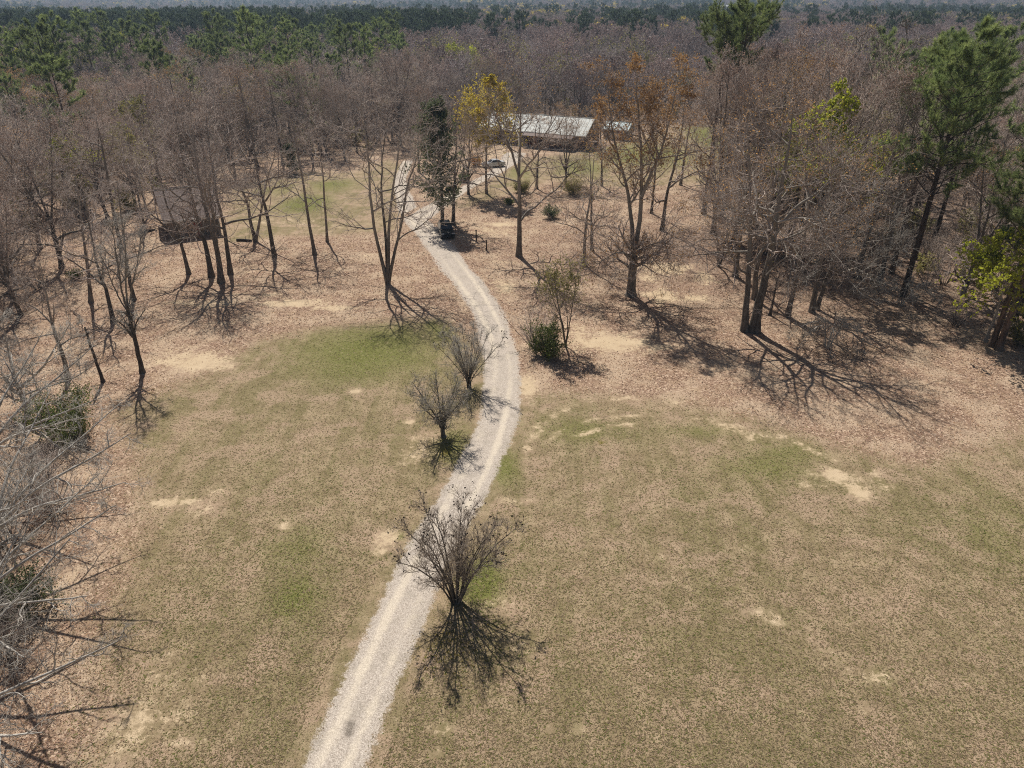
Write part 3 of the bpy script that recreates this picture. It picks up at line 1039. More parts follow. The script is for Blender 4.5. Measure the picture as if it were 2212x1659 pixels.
# small round tree left of the drive
b = (958, 942)
stems = [([(0, 0, 0), (-.05, 0, .7), (-.1, 0, 1.3)], .19, .15)]
for k in range(8):
    az = k * .785 + .25
    L = 3.3 + .5 * rr.rand()
    tl = math.radians(38 + 16 * rr.rand()) if k % 2 else math.radians(24 + 10 * rr.rand())
    dx, dy = math.cos(az) * math.sin(tl), math.sin(az) * math.sin(tl)
    stems.append(([(-.1, 0, 1.15), (-.1 + dx * L * .4, dy * L * .4, 1.2 + L * .34), (-.1 + dx * L * .9, dy * L * .9, 1.2 + L * .82)], .085, .015))
hero('ornamental_tree', b, stems, 'small round bare tree with a short trunk left of the drive bend', 22,
     limbs=8, t0=.3, ang=(30, 65), L1=.40, up1=.04, nb=5, nt=4, ntw=3, twig='twig_grey', rtw=.006, bud='leaf_olive', bud_frac=.35, bud_size=.06, trunk_sides=7)

# vase-shaped tree at the bend
b = (1013, 836)
stems = []
for k in range(12):
    az = k * 2.399 + 1
    tl = math.radians(7 + 33 * ((k + .5) / 12))
    L = 5.3 - .8 * ((k + .5) / 12) + rr.rand() * .5
    dx, dy = math.cos(az) * math.sin(tl), math.sin(az) * math.sin(tl)
    stems.append(([(dx * .25, dy * .25, 0), (dx * .6, dy * .6, 1.0), (dx * L * .55, dy * L * .55, L * .58), (dx * L * 1.05, dy * L * 1.05, L * .96)], .060, .011))
hero('crape_myrtle', b, stems, 'vase-shaped bare tree at the left edge of the drive bend, right of the round tree', 23,
     limbs=8, t0=.25, ang=(20, 52), L1=.28, up1=.05, nb=5, nt=4, ntw=3, twig='twig_grey', pods=60, rtw=.006, wob=.07, ang2=(16, 42), trunk_sides=6)

# lone slender tree at the left end of the lawn
b = (308, 805)
st = [trace(b, [(293, 740), (283, 703), (275, 664)], .20, .13),
      trace(b, [(275, 668), (262, 620), (250, 545), (243, 480)], .10, .02, -.4, 1),
      trace(b, [(275, 668), (272, 610), (270, 540), (268, 470)], .10, .02, .9, 1),
      trace(b, [(276, 670), (285, 620), (297, 560), (305, 510)], .08, .02, 1.6, 1),
      trace(b, [(277, 674), (255, 640), (235, 590), (218, 550)], .07, .02, 1.5, 1)]
hero('slender_tree', b, st, 'lone slender bare tree casting a starry shadow at the left end of the lawn', 24, limbs=9, t0=.3, ang=(22, 48), L1=.16, nb=6, nt=4, ntw=4, twig='twig_grey', rtw=.007)

# cluster of trunks left of the centre of the left wood edge
b = (457, 598)
hero('bare_tree', b, [trace(b, [(445, 532), (432, 490), (412, 415), (392, 330), (380, 250)], .30, .05, 1.5)],
     'left trunk of the dark cluster with a starry shadow at the left wood edge', 31, group=EDGE, limbs=16, t0=.35, L1=.34)
b = (478, 610)
hero('bare_tree', b, [trace(b, [(470, 548), (450, 473), (437, 423), (422, 330), (410, 230)], .34, .05, .8), trace(b, [(470, 548), (466, 500), (455, 440), (452, 380)], .12, .03, -2.5, 1)],
     'thick middle trunk of the dark cluster with a starry shadow at the left wood edge', 32, group=EDGE, limbs=15, t0=.36, L1=.34, bud='bud_red', bud_frac=.5, bud_size=.09)
b = (498, 592)
hero('bare_tree', b, [trace(b, [(488, 515), (480, 473), (462, 382), (450, 300), (445, 225)], .26, .04, 1.0)],
     'right trunk of the dark cluster with a starry shadow at the left wood edge', 33, group=EDGE, limbs=15, t0=.35, L1=.33)
b = (408, 592)
hero('bare_tree', b, [trace(b, [(393, 532), (378, 487), (360, 440), (340, 360), (327, 290)], .22, .04, .5)],
     'slimmer bare tree just left of the dark trunk cluster', 34, group=EDGE, limbs=14, t0=.3, L1=.36)
b = (552, 522)
hero('forked_tree', b, [trace(b, [(541, 475), (532, 432), (518, 403), (492, 360), (478, 300)], .24, .04, 1.), trace(b, [(560, 480), (565, 448), (578, 382), (592, 340), (600, 270)], .20, .04, .5)],
     'bare tree with two trunks leaning apart in front of the brown-roofed house', 35, group=EDGE, limbs=12, t0=.38, L1=.32, bud='bud_red', bud_frac=.5, bud_size=.09)
b = (593, 555)
hero('bare_tree', b, [trace(b, [(575, 457), (567, 425), (556, 372), (546, 300), (538, 225)], .24, .04, .6)],
     'straight bare tree at the left lawn edge, right of the two-trunked tree', 36, group=EDGE, limbs=15, t0=.38, L1=.33)
b = (680, 550)
hero('bare_tree', b, [trace(b, [(667, 477), (653, 383), (640, 317), (632, 250)], .23, .04, .6)],
     'slim dark bare tree before the sunlit left grass, left of a thinner one', 37, group=EDGE, limbs=14, t0=.4, L1=.32)
b = (707, 522)
hero('bare_tree', b, [trace(b, [(702, 450), (697, 377), (690, 310), (688, 255)], .17, .03, .4)],
     'thinnest bare tree before the sunlit left grass', 38, group=EDGE, limbs=13, t0=.4, L1=.30)
b = (838, 614)
hero('four_stemmed_tree', b, [trace(b, [(817, 533), (801, 433), (796, 350), (785, 260), (778, 200)], .22, .04, 1.),
                              trace(b, [(832, 500), (824, 417), (827, 333), (840, 240)], .20, .04, 2.),
                              trace(b, [(841, 483), (850, 400), (862, 310), (868, 235)], .20, .04, -.5),
                              trace(b, [(853, 540), (867, 483), (881, 400), (897, 350), (918, 275)], .20, .04, -1.)],
     'tall bare tree with four stems spreading from one foot, left of the drive', 39, group=EDGE, limbs=13, t0=.34, L1=.30, nb=7, nt=5)
b = (263, 540)
hero('bare_tree', b, [trace(b, [(240, 433), (227, 350), (217, 300), (208, 255)], .22, .04, .5)], 'grey bare tree with upswept limbs at the far left of the wood edge', 40, group=EDGE, limbs=14, t0=.4, L1=.3)
b = (315, 502)
hero('bare_tree', b, [trace(b, [(297, 417), (285, 340), (272, 270)], .18, .04, .5)], 'bare tree left of the brown-roofed house, behind the trunk cluster', 41, group=EDGE, limbs=13, t0=.4, L1=.32)
b = (197, 653)
hero('bare_tree', b, [trace(b, [(190, 590), (182, 520), (170, 430), (160, 360)], .22, .04, .5)], 'bare tree second from the lone slender tree, in the left litter', 42, group=EDGE, limbs=13, t0=.35, L1=.32)
b = (245, 695)
hero('bare_tree', b, [trace(b, [(230, 630), (213, 583), (195, 500), (182, 430)], .22, .04, .5)], 'bare tree directly behind the lone slender tree', 43, group=EDGE, limbs=13, t0=.35, L1=.32)
b = (290, 648)
hero('bare_tree', b, [trace(b, [(280, 603), (272, 553), (262, 470), (252, 390)], .22, .04, .5)], 'bare tree behind and right of the lone slender tree', 44, group=EDGE, limbs=13, t0=.35, L1=.32)
b = (147, 820)
hero('bare_tree', b, [trace(b, [(137, 770), (123, 733), (113, 696), (98, 630), (85, 560)], .20, .04, .3)], 'leaning bare tree beside the broken dead trunk at left', 45, group=EDGE, limbs=12, t0=.4, L1=.3)
b = (62, 893)
hero('forked_tree', b, [trace(b, [(50, 860), (37, 830)], .20, .16), trace(b, [(37, 832), (20, 770), (5, 690)], .13, .03, .5, 1), trace(b, [(40, 838), (85, 800), (120, 750), (150, 700)], .12, .03, -1., 1),
                        trace(b, [(48, 855), (90, 838), (150, 820), (200, 790)], .09, .02, -2, 1)],
     'pale forked tree with wide limbs over the green shrub at the left edge', 46, limbs=10, t0=.3, L1=.26, twig='twig_grey', bark='bark_pale', group=EDGE)

# centre and right
b = (979, 485)
hero('bare_tree', b, [trace(b, [(981, 420), (983, 367), (985, 310), (986, 245)], .26, .05, .3)], 'straight bare tree touching the dark evergreen behind the black car', 51, group=EDGE, limbs=15, t0=.4, L1=.32, bud='bud_red', bud_frac=.5)
b = (1121, 554)
hero('bare_tree', b, [trace(b, [(1122, 490), (1122, 433), (1121, 377), (1124, 300), (1125, 235), (1128, 185)], .33, .04, .5), trace(b, [(1121, 380), (1101, 317), (1081, 277), (1062, 225)], .17, .03, -1., 1)],
     'tall straight tree with low side limbs in the middle, right of the black car', 52, group=EDGE, limbs=16, t0=.2, L1=.34, bud='bud_orange', bud_frac=.45, bud_size=.10)
b = (1051, 418)
leafy_kw = dict(limbs=15, t0=.36, L1=.36)
plant('yellow_tree', leafy(53, [trace(b, [(1050, 370), (1052, 310), (1056, 250), (1060, 190)], .22, .04, .2)], 'bud_yellow', .20, 6, 1.2, **leafy_kw), G(*b), 0, 1, 'tree crowned with bright yellow blossom in front of the white-roofed house', 'tree')
b = (1262, 572)
hero('bare_tree', b, [trace(b, [(1264, 522), (1268, 472), (1275, 430), (1280, 380), (1284, 330)], .22, .04, .3)], 'left tree of a pair with yellowish leaves at mid height', 54, group=EDGE, limbs=14, t0=.15, L1=.3, bud='leaf_olive', bud_frac=.5, bud_size=.12)
b = (1279, 541)
hero('bare_tree', b, [trace(b, [(1278, 489), (1277, 440), (1276, 380), (1272, 320)], .20, .04, .3)], 'right tree of a pair with yellowish leaves at mid height', 55, group=EDGE, limbs=13, t0=.25, L1=.3, bud='bud_orange', bud_frac=.5, bud_size=.11)
b = (1363, 638)
hero('great_forked_tree', b, [trace(b, [(1368, 572), (1370, 537)], .52, .40),
                              trace(b, [(1369, 545), (1366, 500), (1362, 455), (1352, 395), (1333, 330), (1318, 245), (1310, 165)], .28, .04, 1.5, 1),
                              trace(b, [(1371, 545), (1381, 480), (1386, 420), (1385, 330), (1378, 230), (1375, 140)], .30, .04, 0, 1),
                              trace(b, [(1386, 425), (1408, 370), (1426, 330), (1450, 240), (1468, 150)], .20, .04, -1.5, 1),
                              trace(b, [(1369, 560), (1340, 545), (1310, 556), (1280, 580)], .10, .03, -2., 1),
                              trace(b, [(1371, 560), (1400, 530), (1440, 525), (1436, 560)], .11, .03, -1.5, 1)],
     'largest tree, thick trunk forking into tall orange-budded limbs beside bare sand', 56, limbs=13, t0=.35, L1=.22, nb=7, nt=6, ntw=4, bud='bud_orange', nbud=4, bud_frac=.8, bud_size=.11)
b = (1430, 498)
hero('bare_tree', b, [trace(b, [(1437, 447), (1447, 395), (1464, 333), (1475, 260), (1482, 195)], .28, .04, .5)], 'leaning dark tree right of and behind the largest forked tree', 57, group=EDGE, limbs=14, t0=.3, L1=.33, bud='bud_orange', bud_frac=.7, nbud=3, bud_size=.10)
b = (1407, 461)
hero('bare_tree', b, [trace(b, [(1411, 422), (1417, 350), (1420, 280), (1424, 215)], .22, .04, .5)], 'straight dark tree just behind the largest forked tree', 58, group=EDGE, limbs=14, t0=.4, L1=.33, bud='bud_orange', bud_frac=.7, nbud=3, bud_size=.10)
b = (1552, 576)
hero('forked_tree', b, [trace(b, [(1552, 530), (1545, 484), (1540, 440), (1535, 380)], .16, .03, .3), trace(b, [(1560, 560), (1566, 520), (1572, 490), (1560, 430)], .15, .03, .3)],
     'small tree with two dark trunks between the largest tree and the right-hand cluster', 59, group=EDGE, limbs=11, t0=.35, L1=.4, bud='bud_red', bud_frac=.6)
b = (1588, 598)
hero('bare_tree', b, [trace(b, [(1594, 551), (1601, 492), (1606, 430), (1608, 350), (1606, 290)], .30, .05, .3)], 'dark tree behind the left side of the right-hand cluster', 60, group=EDGE, limbs=14, t0=.4, L1=.32, bud='bud_orange', bud_frac=.55, nbud=2, bud_size=.095)
b = (1608, 715)
hero('bare_tree', b, [trace(b, [(1613, 650), (1618, 586), (1620, 500), (1620, 420), (1617, 330), (1610, 250)], .33, .05, 1.)], 'leftmost tall trunk of the right-hand cluster casting the big branching shadow', 61, group=EDGE, limbs=15, t0=.33, L1=.30, bud='bud_orange', bud_frac=.55, nbud=2, bud_size=.095)
b = (1629, 716)
hero('great_forked_tree', b, [trace(b, [(1640, 650), (1655, 594), (1672, 507), (1680, 440), (1692, 380), (1705, 310), (1712, 230)], .46, .06, 1.),
                              trace(b, [(1672, 510), (1715, 452), (1765, 417), (1800, 380), (1830, 340)], .20, .03, -1., 1),
                              trace(b, [(1668, 525), (1630, 470), (1590, 455), (1550, 452)], .13, .02, -2., 1),
                              trace(b, [(1680, 480), (1730, 470), (1790, 480), (1850, 470)], .14, .02, -3., 1),
                              trace(b, [(1655, 594), (1690, 560), (1720, 552), (1750, 560)], .09, .02, -2., 1)],
     'thick grey-barked tree leaning right, front of the right-hand cluster', 62, limbs=10, t0=.35, L1=.34, nb=7, nt=4, ntw=3, wob=.18, ang=(45, 85), bud='bud_orange', bud_frac=.55, nbud=2, bud_size=.10)
b = (1630, 646)
hero('bare_tree', b, [trace(b, [(1637, 568), (1655, 507), (1662, 440), (1668, 350), (1672, 260)], .28, .05, .5)], 'tree behind the thick leaning trunk of the right-hand cluster', 63, group=EDGE, limbs=14, t0=.4, L1=.32, bud='leaf_olive', bud_frac=.5, bud_size=.12)
b = (1701, 684)
hero('bare_tree', b, [trace(b, [(1721, 594), (1733, 542), (1742, 480), (1754, 390), (1762, 320)], .24, .04, .5)], 'slim leaning tree right of the dead snag in the right-hand cluster', 64, group=EDGE, limbs=14, t0=.35, L1=.34, bud='bud_orange', bud_frac=.55, nbud=2, bud_size=.095)
b = (1753, 674)
hero('bare_tree', b, [trace(b, [(1771, 580), (1786, 530), (1796, 470), (1810, 400), (1820, 330)], .26, .04, .5)], 'left of two crossing trunks at the right of the right-hand cluster', 65, group=EDGE, limbs=14, t0=.3, L1=.36)
b = (1764, 668)
hero('bare_tree', b, [trace(b, [(1779, 620), (1797, 578), (1812, 540), (1840, 470), (1870, 390)], .24, .04, -1.), trace(b, [(1797, 580), (1841, 566), (1900, 545), (1950, 540)], .12, .03, -2, 1)],
     'right of two crossing trunks, with a long low limb, in the right-hand cluster', 66, group=EDGE, limbs=14, t0=.3, L1=.36, twig='twig_grey')

# snag, dead trunk and pale dead wood
def deadwood(name, b, pts, r0, r1, label, seed, group=None):
    ms = hardwood(seed, [trace(b, pts, r0, r1)], name, limbs=4, t0=.4, L1=.18, nb=3, nt=2, ntw=1, bark='bark_dead', twig='twig')
    return plant(name, ms, G(*b), 0, 1, label, 'dead tree', group)
deadwood('dead_snag', (1663, 681), [(1671, 645), (1678, 609), (1685, 590)], .15, .06, 'short broken dead snag in the middle of the right-hand cluster', 71)
deadwood('broken_tree', (223, 825), [(213, 796), (197, 750), (183, 706)], .16, .07, 'broken dead trunk without a crown at the left litter', 72)
for i, (b, w, h, lab) in enumerate([((1785, 752), 3.4, 3.0, 'pale dead branches drooping to the ground below the right-hand cluster'),
                                    ((1945, 660), 4.2, 2.8, 'pale dead branches sprawling in front of the leaning pine trunks')]):
    stems = []
    for k in range(7):
        az = k * .9 + i
        dx, dy = math.cos(az), math.sin(az)
        stems.append(([(dx * .2, dy * .2, .1), (dx * w * .35, dy * w * .3, h * .85), (dx * w * .75, dy * w * .55, h * .7), (dx * w * 1.1, dy * w * .8, h * .2)], .06, .012))
    plant('dead_branches', hardwood(73 + i, stems, 'dead_branches', limbs=8, t0=.15, ang=(30, 60), L1=.5, up1=-.04, nb=5, nt=4, ntw=3, bark='bark_pale', twig='twig_grey', droop=.06, trunk_sides=6), G(*b), 0, 1, lab, 'dead wood')

# big trees whose trunks stand outside the left edge, limbs reaching over the grass
for i, (x, y, h, lean, lab) in enumerate([(-25.5, 17.5, 10.5, 4.0, 'pale bare limbs reaching over sandy grass at the bottom left corner'),
                                          (-28.0, 24.5, 11.5, 4.5, 'pale bare limbs reaching over the leaf litter low on the left edge'),
                                          (-30.5, 31.0, 11.0, 4.0, 'pale bare limbs above the dark evergreen leaves on the left edge'),
                                          (-36.0, 38.5, 10.0, 3.0, 'pale bare limbs below the green shrub on the left edge')]):
    r2 = rs(80 + i)
    stems = [([(0, 0, 0), (.5, 0, 2.2), (1.0, .2, 4.0)], .26, .18)]
    for k in range(6):
        az = -1.3 + 2.7 * k / 5 + .2 * r2.rand()
        L = 7.5 + 1.5 * r2.rand()
        up = .35 + .55 * r2.rand()
        dx, dy = math.cos(az), math.sin(az)
        stems.append(([(.9, .15, 3.4), (.9 + dx * L * .35, dy * L * .35, 4.0 + L * .3 * up), (.9 + dx * L * .7, dy * L * .7, 4.2 + L * .5 * up), (.9 + dx * L, dy * L, 4.2 + L * .72 * up)], .11, .02))
    plant('overhanging_tree', hardwood(84 + i, stems, 'overhanging_tree', limbs=7, t0=.25, ang=(28, 66), L1=.30, up1=.02, nb=5, nt=4, ntw=3, wob=.2, bark='bark_pale', twig='twig_grey', rtw=.006, trunk_sides=7),
          (x, y), 0, 1, lab, 'tree', 'bare trees overhanging the left edge')

# pines
PINE_A = pine(101, 25.5, .40, 5.2, 72, 9, 44, .50, .02)
PINE_B = pine(102, 27.0, .64, 5.6, 40, 9, 46, .52, .022)
PINE_C = pine(103, 22.0, .40, 4.8, 46, 8, 46, .5, .02)
PINE_D = pine(104, 19.0, .45, 3.6, 36, 8, 40, .48, .02)
for nm, b, ms, top, rz, lab in [
    ('pine_tree', (1950, 640), PINE_A, 92, .4, 'tallest full-crowned pine at the right, trunk behind the sprawling dead branches'),
    ('pine_tree', (1925, 590), PINE_B, 138, 2.0, 'round-topped pine left of the tallest full-crowned pine'),
    ('pine_tree', (1975, 560), PINE_D, 135, 1.0, 'narrow pine between the round-topped pine and the tallest full-crowned pine'),
    ('pine_tree', (2142, 748), PINE_C, 250, 3.1, 'pine with a straight trunk at the right edge, behind the yellow-green sapling'),
    ('pine_tree', (2156, 756), PINE_C, 220, 5.0, 'leaning pine trunk nearest the right edge'),
    ('pine_tree', (2190, 660), PINE_A, 300, 1.7, 'pine at the right edge above the yellow-green sapling'),
    ('pine_tree', (2185, 560), PINE_D, 170, 2.2, 'dark pine at the right edge behind the tallest full-crowned pine'),
    ('pine_tree', (1556, 470), PINE_B, 28, .9, 'right one of two tall round-topped pines above the orange-budded trees'),
    ('pine_tree', (1520, 462), PINE_B, 52, 3.9, 'left one of two tall round-topped pines above the orange-budded trees')]:
    x, y = G(*b)
    h = top_height(x, y, top)
    H0 = {id(PINE_A): 25.5, id(PINE_B): 27.0, id(PINE_C): 22.0, id(PINE_D): 19.0}[id(ms)]
    plant(nm, ms, (x, y), rz, min(1.15, h / H0), lab, 'pine', 'pines on the right-hand side', sz=h / H0)

# yellow-green saplings and leafy trees on the right
x, y = G(2128, 738)
plant('sapling', leafy(111, [([(0, 0, 0), (.1, 0, 3.5), (-.2, 0, 7), (-.6, 0, 10.5)], .15, .03)], 'leaf_spring', .20, 5, 1.0, limbs=18, t0=.35, L1=.40, ang=(50, 80), nb=6, nt=5, ntw=4, bark='bark_pale', up1=.0),
      (x, y), 0, 1, 'small tree in fresh yellow-green leaf at the right edge beside the pine trunks', 'tree')
for i, (b, top, lab) in enumerate([((1735, 610), 205, 'slender tree in fresh lime-green leaf behind the right-hand cluster'), ((1690, 560), 280, 'shorter lime-green tree left of the slender lime-green one')]):
    x, y = G(*b); h = top_height(x, y, top)
    plant('sapling', leafy(115 + i, [([(0, 0, 0), (.1, 0, h * .35), (-.2, .2, h * .7), (-.1, 0, h)], .15, .03)], 'leaf_spring', .20, 5, 1.1, limbs=14, t0=.45, L1=.22, nb=6, nt=4, ntw=4), (x, y), 0, 1, lab, 'tree')

# dark evergreen column behind the black car
def evergreen(seed, H, R0, n=70, nleaf=15000, t0=.1, leaf='leaf_evergreen', size=.22):
    rng = rs(seed)
    P = catmull([(0, 0, 0), (.1, 0, H * .4), (-.1, 0, H * .75), (0, 0, H)], 12)[None]
    t = np.linspace(0, 1, 13)
    R = (.03 + (H * .018 - .03) * (1 - t))[None]
    tr = MB(); tr.tubes(P, R, 8)
    p, d, tt, rad, par = spawn(P, R, n, t0, 1.0, 50, 85, rng)
    rel = (tt - t0) / (1 - t0)
    L = R0 * (1.0 - .72 * rel ** 1.5) * (.55 + .65 * rng.rand(n))
    P1, R1 = grow(p, d, L, np.clip(rad * .35, .015, .07), 5, .12, .08, rng, .3)
    tr.tubes(P1, R1, 5)
    c = MB()
    p, d, t2, rad, par = spawn(P1, R1, 8, .2, 1.0, 30, 70, rng)
    L2 = L[par] * .35 * (.6 + .7 * rng.rand(len(p)))
    P2, R2 = grow(p, d, L2, np.full(len(p), .012), 3, .15, 0, rng, .5)
    c.tubes(P2, R2, 3, 0)
    i = rng.randint(0, len(P2), nleaf); j = rng.rand(nleaf)
    q = P2[i, 0] * (1 - j)[:, None] + P2[i, 3] * j[:, None] + rng.normal(0, .18, (nleaf, 3))
    c.leaves(q, size, rng, 1, .4)
    return [tr.mesh('evergreen_trunk', [M['bark']])], c.mesh('evergreen_crown', [M['twig_brown'], M[leaf]], smooth=False)
b = (956, 482)
x, y = G(*b)
plant('evergreen_tree', evergreen(121, top_height(x, y, 228), 4.6, 90, 13000, .12), (x, y), 0, 1, 'dark ivy-covered evergreen column standing behind the black car', 'tree')
b = (633, 374)
x, y = G(*b)
plant('cedar_tree', evergreen(122, 5.2, 1.7, 40, 5000, .05, size=.16), (x, y), 0, 1, 'small dark cedar at the far end of the sunlit left grass', 'tree')

# shrubs
BARE_BUSH = bush(131, 3.4, 2.2, 22, nleaf=0)
for i, (b, h, r, leaf, nl, lab) in enumerate([
    ((1180, 770), 3.0, 1.6, 'leaf_bush', 6500, 'dense green evergreen shrub right of the drive bend'),
    ((150, 945), 3.4, 3.0, 'leaf_bush', 9000, 'wide green shrub under the pale forked tree at the left edge'),
    ((40, 1325), 2.6, 2.0, 'leaf_evergreen', 5000, 'dark broad-leaved evergreen shrub on the left edge'),
    ((166, 603), 1.2, .9, 'leaf_bush', 1500, 'small yellowish shrub in the litter left of the wood edge trees'),
    ((1128, 415), 2.0, 2.2, 'leaf_olive', 5000, 'low olive shrub beside the house drive'),
    ((1100, 442), 1.0, 1.0, 'leaf_bush', 1500, 'tiny dark shrub at the foot of the tall straight middle tree'),
    ((1190, 470), 1.8, 1.6, 'leaf_evergreen', 3500, 'dark shrub in the litter right of the tall straight middle tree'),
    ((1025, 358), 2.2, 2.0, 'bud_orange', 4200, 'orange shrub left of the silver car'),
    ((1000, 392), 1.6, 1.8, 'leaf_evergreen', 4000, 'dark low shrub between the house drive and the evergreen column'),
    ((1236, 420), 3.0, 1.8, 'leaf_olive', 4500, 'rounded olive shrub on the house lawn'),
    ((118, 415), 3.6, 3.0, 'leaf_olive', 5000, 'olive thicket shrub deep in the left wood')]):
    plant('shrub', bush(132 + i, h, r, 26, leaf, nl), G(*b), i * .7, 1, lab, 'shrub', None, 'stems', 'foliage')
b = (1222, 748)
stems = [trace(b, [(1212, 690), (1203, 640), (1196, 590)], .09, .02, .4), trace(b, [(1216, 700), (1200, 660), (1180, 610), (1172, 575)], .06, .02, -.6), trace(b, [(1232, 690), (1240, 640), (1247, 580)], .06, .02, .6),
         trace(b, [(1226, 700), (1220, 640), (1214, 570)], .05, .015, 1.)]
plant('young_tree', leafy(150, stems, 'leaf_olive', .11, 2, .8, limbs=10, t0=.3, L1=.28, nb=5, nt=4, ntw=3), G(*b), 0, 1, 'young pale-leaved tree beside the green shrub right of the drive bend', 'tree')
plant('bare_shrub', (BARE_BUSH[0], BARE_BUSH[1]), G(1158, 752), .4, 1.1, 'bare twiggy shrub left of the green shrub at the drive bend', 'shrub', None, 'stems', 'crown')
for i, (b, s) in enumerate([((60, 1080), 1.0), ((120, 1110), .9), ((20, 1180), 1.1), ((100, 1030), .8), ((10, 1420), .9)]):
    plant('bare_shrub', BARE_BUSH, G(*b), i * 1.3, s, f'{ORD[i]}leafless grey brush thicket from the top along the left edge' if i else 'topmost leafless grey brush thicket along the left edge', 'shrub', 'grey brush along the left edge', 'stems', 'crown')

# ------------------------------------------------------------------ woods: repeated trees
def straight(seed, H, fork=None, lean=.6):
    r = rs(seed)
    a, c = r.normal(0, lean, 2), r.normal(0, lean, 2)
    if not fork:
        return [([(0, 0, 0), (a[0] * .3, a[1] * .3, H * .35), (a[0] * .8, a[1] * .8, H * .7), (a[0] + c[0] * .5, a[1] + c[1] * .5, H)], H * .0155, .035)]
    st = [([(0, 0, 0), (a[0] * .2, a[1] * .2, H * fork * .6), (a[0] * .3, a[1] * .3, H * fork)], H * .018, H * .013)]
    k = 2 + r.randint(0, 2)
    for i in range(k):
        az = i * 6.283 / k + r.rand()
        sp = H * (.13 + .07 * r.rand())
        st.append(([(a[0] * .3, a[1] * .3, H * fork * .96), (a[0] * .3 + math.cos(az) * sp * .5, a[1] * .3 + math.sin(az) * sp * .5, H * (fork + (1 - fork) * .4)),
                    (a[0] * .3 + math.cos(az) * sp * 1.1, a[1] * .3 + math.sin(az) * sp * 1.1, H * (.95 + .05 * r.rand()))], H * .0095, .03))
    return st


BARE = []
for i, (fork, bud, frac, twig) in enumerate([(None, 'bud_red', .9, 'twig'), (.35, 'bud_red', .7, 'twig'), (.3, None, 0, 'twig'), (.42, 'bud_red', 1.0, 'twig'), (None, None, 0, 'twig'),
                                             (.28, 'bud_orange', .8, 'twig'), (None, 'bud_orange', .5, 'twig')]):
    BARE.append(hardwood(200 + i, straight(300 + i, 16.5, fork), 'wood_tree', limbs=15 if not fork else 9, t0=.28 if not fork else .24, L1=.38 if not fork else .33, nb=7, nt=4, ntw=4, wob=.17,
                         bud=bud, nbud=2, bud_frac=frac, bud_size=.09, sep_stems=False, rtw=.013, twig=twig, trunk_sides=7))
SPRING = [leafy(220, straight(320, 14.5, .35), 'leaf_spring', .22, 2, .9, limbs=10, t0=.3, L1=.28, nb=6, nt=5, ntw=3, sep_stems=False, trunk_sides=7),
          leafy(221, straight(321, 14.5, None), 'leaf_olive', .20, 2, .8, limbs=15, t0=.35, L1=.33, nb=6, nt=5, ntw=3, sep_stems=False, trunk_sides=7)]
PINES = [pine(230, 21.0, .45, 3.9, 36, 7, 22, .6, .04), pine(231, 23.0, .58, 3.9, 30, 7, 22, .6, .04), pine(232, 16.0, .2, 3.1, 40, 6, 22, .55, .04)]

NO_TREES = poly_ground([(-1500, 2600), (170, 1000), (60, 900), (40, 700), (150, 600), (210, 500), (330, 470), (470, 395), (640, 350), (770, 345), (840, 320), (900, 320), (990, 310), (1030, 285), (1290, 275), (1420, 262),
                        (1560, 255), (1548, 350), (1500, 420), (1560, 470), (1640, 540), (1720, 590), (1850, 630), (1940, 670), (2080, 770), (2500, 850), (3600, 2600)])
SMALL_OPEN = poly_ground([(330, 520), (345, 440), (500, 400), (520, 500)])


def wood_ok(x, y, gap, pts):
    if pts is not None and len(pts):
        if np.min((pts[:, 0] - x) ** 2 + (pts[:, 1] - y) ** 2) < gap * gap:
            return False
    return True


# where pines stand thickly, as ground patches (pixel of the crowns' middle, half size px, strength)
PINE_PATCH = [(560, 150, 220, 40, .62), (250, 170, 200, 55, .5), (680, 110, 90, 40, .65), (60, 190, 110, 70, .55), (480, 60, 140, 20, .5), (1500, 55, 120, 16, .8), (1600, 90, 80, 20, .5), (1900, 40, 150, 20, .7),
              (780, 55, 60, 14, .4), (150, 30, 120, 10, .6), (850, 130, 40, 20, .5), (1340, 60, 60, 20, .3), (2050, 40, 120, 16, .5), (330, 95, 60, 30, .3)]
SPRING_PATCH = [(240, 60, 60, 20, .5), (270, 90, 60, 20, .4), (60, 120, 80, 30, .3), (820, 20, 120, 14, .5), (1030, 15, 100, 10, .4), (130, 290, 40, 40, .6), (300, 270, 50, 30, .4), (1900, 12, 100, 10, .5),
                (950, 60, 60, 20, .2), (1300, 25, 150, 14, .25), (2100, 30, 80, 10, .3), (720, 240, 40, 30, .3)]


def patch(lst, x, y, h=12.0):
    px, py = to_px(x, y, h)
    v = 0
    for cx, cy, wx, wy, s in lst:
        v = max(v, s * math.exp(-((px - cx) / wx) ** 2 - ((py - cy) / wy) ** 2))
    return v


ZONES = [(0, 'at the left edge of the wood'), (130, 'in the far left wood'), (260, 'left of the brown-roofed house'), (400, 'behind the brown-roofed house'), (520, 'beyond the dark trunk cluster'),
         (700, 'beyond the small dark cedar'), (850, 'beyond the four-stemmed tree'), (1000, 'beyond the dark evergreen column'), (1150, 'beyond the yellow-crowned tree'), (1300, 'behind the pale-roofed house'),
         (1450, 'behind the teal-roofed shed'), (1600, 'beyond the two round-topped pines'), (1750, 'beyond the thick leaning grey-barked tree'), (1900, 'beyond the two crossing trunks'),
         (2050, 'beyond the tallest full-crowned pine'), (1e9, 'around the pines at the right edge')]
SEEN = {}


def wood_label(what, x, y):
    """counted from the camera outwards: the woods are planted from near to far"""
    px, py = to_px(x, y, 0)
    w = next(n for lim, n in ZONES if px < lim)
    k = SEEN.get((what, w), 0)
    SEEN[(what, w)] = k + 1
    return f'{ORD[min(k, len(ORD) - 1)]}nearest {what} {w}'


